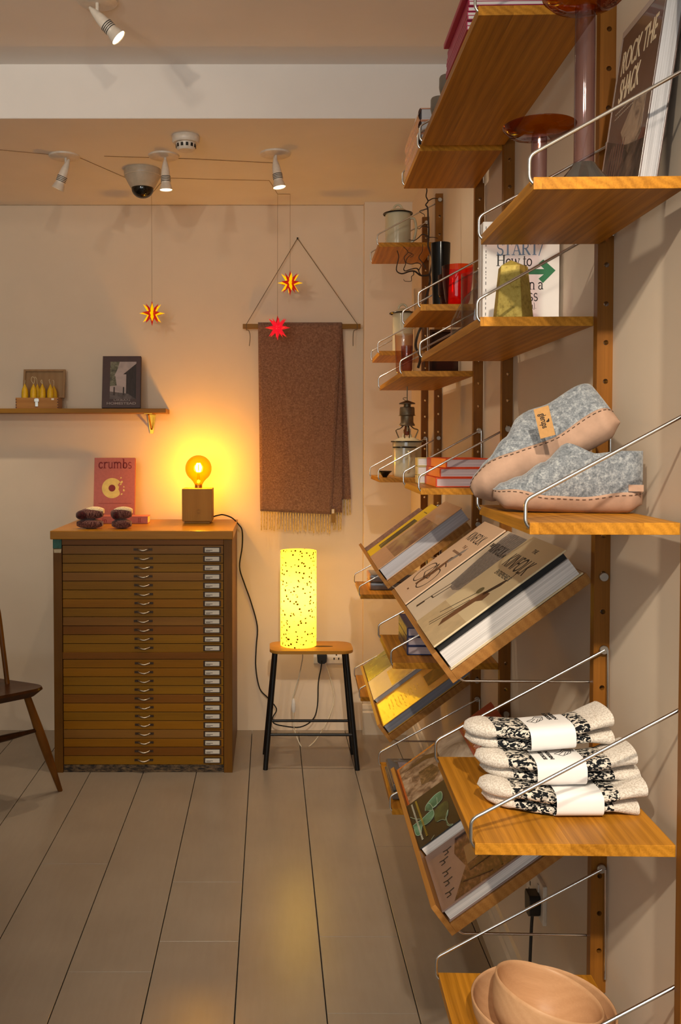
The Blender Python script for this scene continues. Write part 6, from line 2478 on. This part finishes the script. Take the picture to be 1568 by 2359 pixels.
# ------------------------------------------------------------------ stacks on flat shelves
ORG = plain('bright_orange_cover', '#e8490f', 0.45, var=0.02)
PGP = pages('pages_lilac', '#d6c3c6')
th_ = 0.0243
for k, (px0, wpx, phi, lab) in enumerate(((1004, 114, 0.0, 'orange book, lowest of the stack of three'), (1013, 117, 0.03, 'orange book, middle of the stack of three'),
                                           (1027, 112, 0.10, 'orange book, topmost of the stack of three'))):
    Yn = 2.43
    p = at(px0, 1100, Yn)
    wv_ = wpx / F_PX * Yn
    # spine runs away from the camera; near end shows the page block
    M = frame((p.x - math.sin(phi) * 0.0 - 0.0, Yn, S2c + 0.0006 + k * (th_ + 0.0006)), (math.cos(phi), math.sin(phi), 0), (-math.sin(phi), math.cos(phi), 0))
    ob_ = book('orange_book', lab, M, wv_, 0.205, th_, ORG, page=PGP, group='orange books on the small shelf')
    finish('cover_flap', boxes((-0.0009, 0.001 + 0.024 * (k + 1) / 3 * 0 + 0.0, 0, 0.205, 0.0006, th_ - 0.0006)), ORG, ob_)
    strokes_o = None
YBK = plain('cream_green_spine', '#c9b87a', 0.4, var=0.08)
yo = at(961, 1100, 2.62)
for k, lab in enumerate(('pale olive book at the bottom behind the orange books', 'pale olive book in the middle behind the orange books', 'pale olive book on top behind the orange books')):
    M = frame((at(961, 1100, 2.645).x, 2.645, S2c + 0.0006 + k * 0.0245), (1, 0, 0), (0, 1, 0))
    book('olive_book', lab, M, 0.135, 0.046, 0.0238, YBK, group='pale olive books behind the orange ones')

NAVY = plain('navy_cover', '#27305c', 0.35, var=0.05)
NAVYP = photo('navy_gold_spine', ('#1c2140', '#3c3a52', '#8a7448'), 45, rough=0.4)
for k, lab in enumerate(('navy book, lowest of the stack under the cream books rack', 'navy book, middle of the stack under the cream books rack', 'navy book, top of the stack under the cream books rack')):
    M = frame((at(938, 1500, 2.465).x, 2.465, S2d + 0.0006 + k * 0.0244), (1, 0, 0), (0, 1, 0))
    nb = book('navy_book', lab, M, 0.15, 0.205, 0.0240, NAVY, page=PGP, group='navy books in a stack')
    finish('spine_print', boxes((-0.0012, -0.0004, 0.002, 0.203, 0.0012, 0.0228)), NAVYP, nb)

GREYW = plain('grey_wrapped_cloth', '#6a625c', 0.3, var=0.1, scale=60, coat=0.5)
LAMPLIT = plain('painted_lamplight', '#d98a3a', 0.35, var=0.08, coat=0.4)  # room side of the grey parcels, lamplight painted in as orange
for k, lab in enumerate(('grey wrapped flat parcel, lower of two, lamplight painted on its room side', 'grey wrapped flat parcel, upper of two, lamplight painted on its room side')):
    c = at(851, 1362, 3.62)
    r = thing('wrapped_parcel', lab, 'parcel', Vector((c.x, 3.62, S4d + 0.0005 + k * 0.0305)), 'grey wrapped parcels')
    bm = boxes((0.004, 0.20, 0, 0.145, 0, 0.030), bevel=0.006)
    finish('wrapped_body', bm, GREYW, r, smooth=50)
    finish('lamplit_end', boxes((-0.001, 0.012, 0.0035, 0.1445, 0.0015, 0.0285), bevel=0.004), LAMPLIT, r, smooth=50)
c = at(850, 1018, 3.63)
bcup = thing('black_cup', 'small black cup on the lowest far shelf behind the racks', 'cup', Vector((c.x + 0.02, 3.63, S4e + 0.0004)))
bm = bmesh.new()
lathe(bm, [(0, 0), (0.026, 0), (0.031, 0.01), (0.033, 0.06), (0.031, 0.06), (0.028, 0.008), (0, 0.006)], 28)
finish('cup_body', bm, RIM, bcup, smooth=50)

PINKB = plain('magenta_cover', '#b01e52', 0.4, var=0.03)
nbk = 8
zst = S1a + 0.0005
offs = [0.0, 0.0008, 0.0016, 0.002, 0.0035, 0.005, 0.0062]
for k in range(7):
    t_ = 0.0081
    Yn = 1.742 + 0.004 * math.sin(k * 2.3)
    M = frame((0.313 + offs[k] * 0.6, Yn, zst), (1, 0, 0), (0, 1, 0))
    book('pink_book', 'thin magenta book in the tall stack, %s' % ('lowest', 'second from the bottom', 'third from the bottom', 'middle one', 'fifth from the bottom', 'sixth from the bottom', 'just under the overhanging one')[k],
         M, 0.16, 0.235, t_, PINKB, group='magenta books on the highest shelf', board=0.0012, over=0.001)
    zst += t_ + 0.0004
book('pink_book', 'magenta pink book on top of the tall stack, jutting past the shelf edge', frame((0.307, 1.730, zst), (1, 0, 0), (0, 1, 0)), 0.17, 0.24, 0.0105, PINKB, group='magenta books on the highest shelf', board=0.0012, over=0.001)
STONE = plain('grey_glazed_ceramic', '#6d6256', 0.35, var=0.06)
for px, py, Yc, rr_, lab in ((1006, 236, 2.21, 0.021, 'small grey ceramic cup on the highest shelf, left of the other one'), (1022, 190, 2.08, 0.021, 'small grey ceramic cup just past the magenta books')):
    c = at(px, py, Yc)
    cu_ = thing('ceramic_cup', lab, 'cup', Vector((0.314 + rr_, Yc, S1a + 0.0005)), 'small grey ceramic cups')
    bm = bmesh.new()
    lathe(bm, [(0, 0), (rr_ * 0.6, 0), (rr_ * 0.85, 0.008), (rr_, 0.022), (rr_ * 0.98, 0.042), (rr_ * 0.9, 0.046), (rr_ * 0.9, 0.022), (rr_ * 0.5, 0.006), (0, 0.005)], 28)
    finish('cup_body', bm, STONE, cu_, smooth=60)
PEACH = plain('peach_wrapped_cover', '#c98a68', 0.25, var=0.08, scale=60, coat=0.7)
for k, lab in enumerate(('peach wrapped book, lowest of three on the high small shelf', 'peach wrapped book, middle of three on the high small shelf', 'peach wrapped book, top of three on the high small shelf')):
    M = frame((0.316, 2.392, S2a + 0.0006 + k * 0.0315), (1, 0, 0), (0, 1, 0))
    book('peach_book', lab, M, 0.17, 0.29, 0.031, PEACH, page=pages('pages_wrapped_%d' % k, '#c9c6c8'), group='peach wrapped books on the high shelf', round_spine=True)

# plastic wrapped prints on the low shelf
SLV = plain('smoke_grey_plastic', '#5e564e', 0.15, var=0.08, coat=0.6)
for k, lab in enumerate(('clear plastic wrapped print packet, lower one on the low shelf', 'clear plastic wrapped print packet, upper one on the low shelf')):
    r = thing('print_packet', lab, 'packet', Vector((0.256 + 0.004 * k, 2.44 + 0.01 * k, S2e + 0.0005 + k * 0.0195)), 'wrapped print packets')
    finish('backing', boxes((0, 0.20, 0, 0.205, 0, 0.018), bevel=0.003), SLV, r)
    if k:
        finish('picture_label', boxes((0.03, 0.07, 0.130, 0.170, 0.0181, 0.0186)), plain('lilac_label', '#8f8590', 0.4), r)
        finish('picture_label', boxes((0.03, 0.085, 0.02, 0.060, 0.0181, 0.0186)), plain('lilac_label', '#8f8590', 0.4), r)
        finish('picture_label', boxes((0.02, 0.19, 0.178, 0.182, 0.0181, 0.0188)), plain('grey_edge', '#8a8078', 0.3), r)
        finish('picture_label', boxes((0.032, 0.05, 0.075, 0.120, 0.0181, 0.0186)), plain('tan_label', '#a8875c', 0.4), r)

# socket, plug and flex low on the right wall
sy0, sy1 = 2.055, 2.2
szc = (at_x(1258, 2063, XWL - 0.009).z + at_x(1258, 2147, XWL - 0.009).z) / 2
xw_ = XWL
rs = wall_socket('white double wall socket with a black plug under the lower book rack', Vector((xw_ + 0.0003, 2.077, szc)), (-1, 0, 0), 0.146, 0.086, (-0.036, 0.036))
pf = thing('black_plug', 'black plug with its flex in the socket on the right wall', 'plug', None)
pc = Vector((xw_ - 0.0095, 2.041, szc - 0.008))
plug(pf, pc, (-1, 0, 0))
bm = bmesh.new()
tube(bm, smooth_path([pc + Vector((-0.012, 0, -0.026)), pc + Vector((-0.014, 0, -0.06)), pc + Vector((-0.016, 0.0, -0.12)), pc + Vector((-0.017, 0.004, -0.2)), (pc.x - 0.018, pc.y - 0.005, 0.03), (pc.x - 0.03, pc.y - 0.03, 0.0045), (pc.x - 0.03, pc.y - 0.3, 0.0045)], 5), 0.0036, 8)
finish('flex', bm, BLACK, pf, smooth=True)

end_wall(W0)

# ------------------------------------------------------------------ put every root empty at the base of its thing
bpy.context.view_layer.update()
for o in [q for q in SC.objects if q.type == 'EMPTY' and q.parent is None]:
    lo_, hi_ = Vector((1e9,) * 3), Vector((-1e9,) * 3)
    for ch in o.children_recursive:
        if ch.type != 'MESH':
            continue
        for c in ch.bound_box:
            w = ch.matrix_world @ Vector(c)
            lo_ = Vector(map(min, lo_, w))
            hi_ = Vector(map(max, hi_, w))
    if lo_.x > hi_.x:
        continue
    p = o.matrix_basis.translation
    if all(lo_[i] - 0.01 <= p[i] <= hi_[i] + 0.01 for i in range(3)):
        continue
    old = o.matrix_basis.copy()
    new = old.copy()
    new.translation = Vector(((lo_.x + hi_.x) / 2, (lo_.y + hi_.y) / 2, lo_.z))
    o.matrix_basis = new
    k_ = new.inverted() @ old
    for ch in o.children:
        ch.matrix_basis = k_ @ ch.matrix_basis
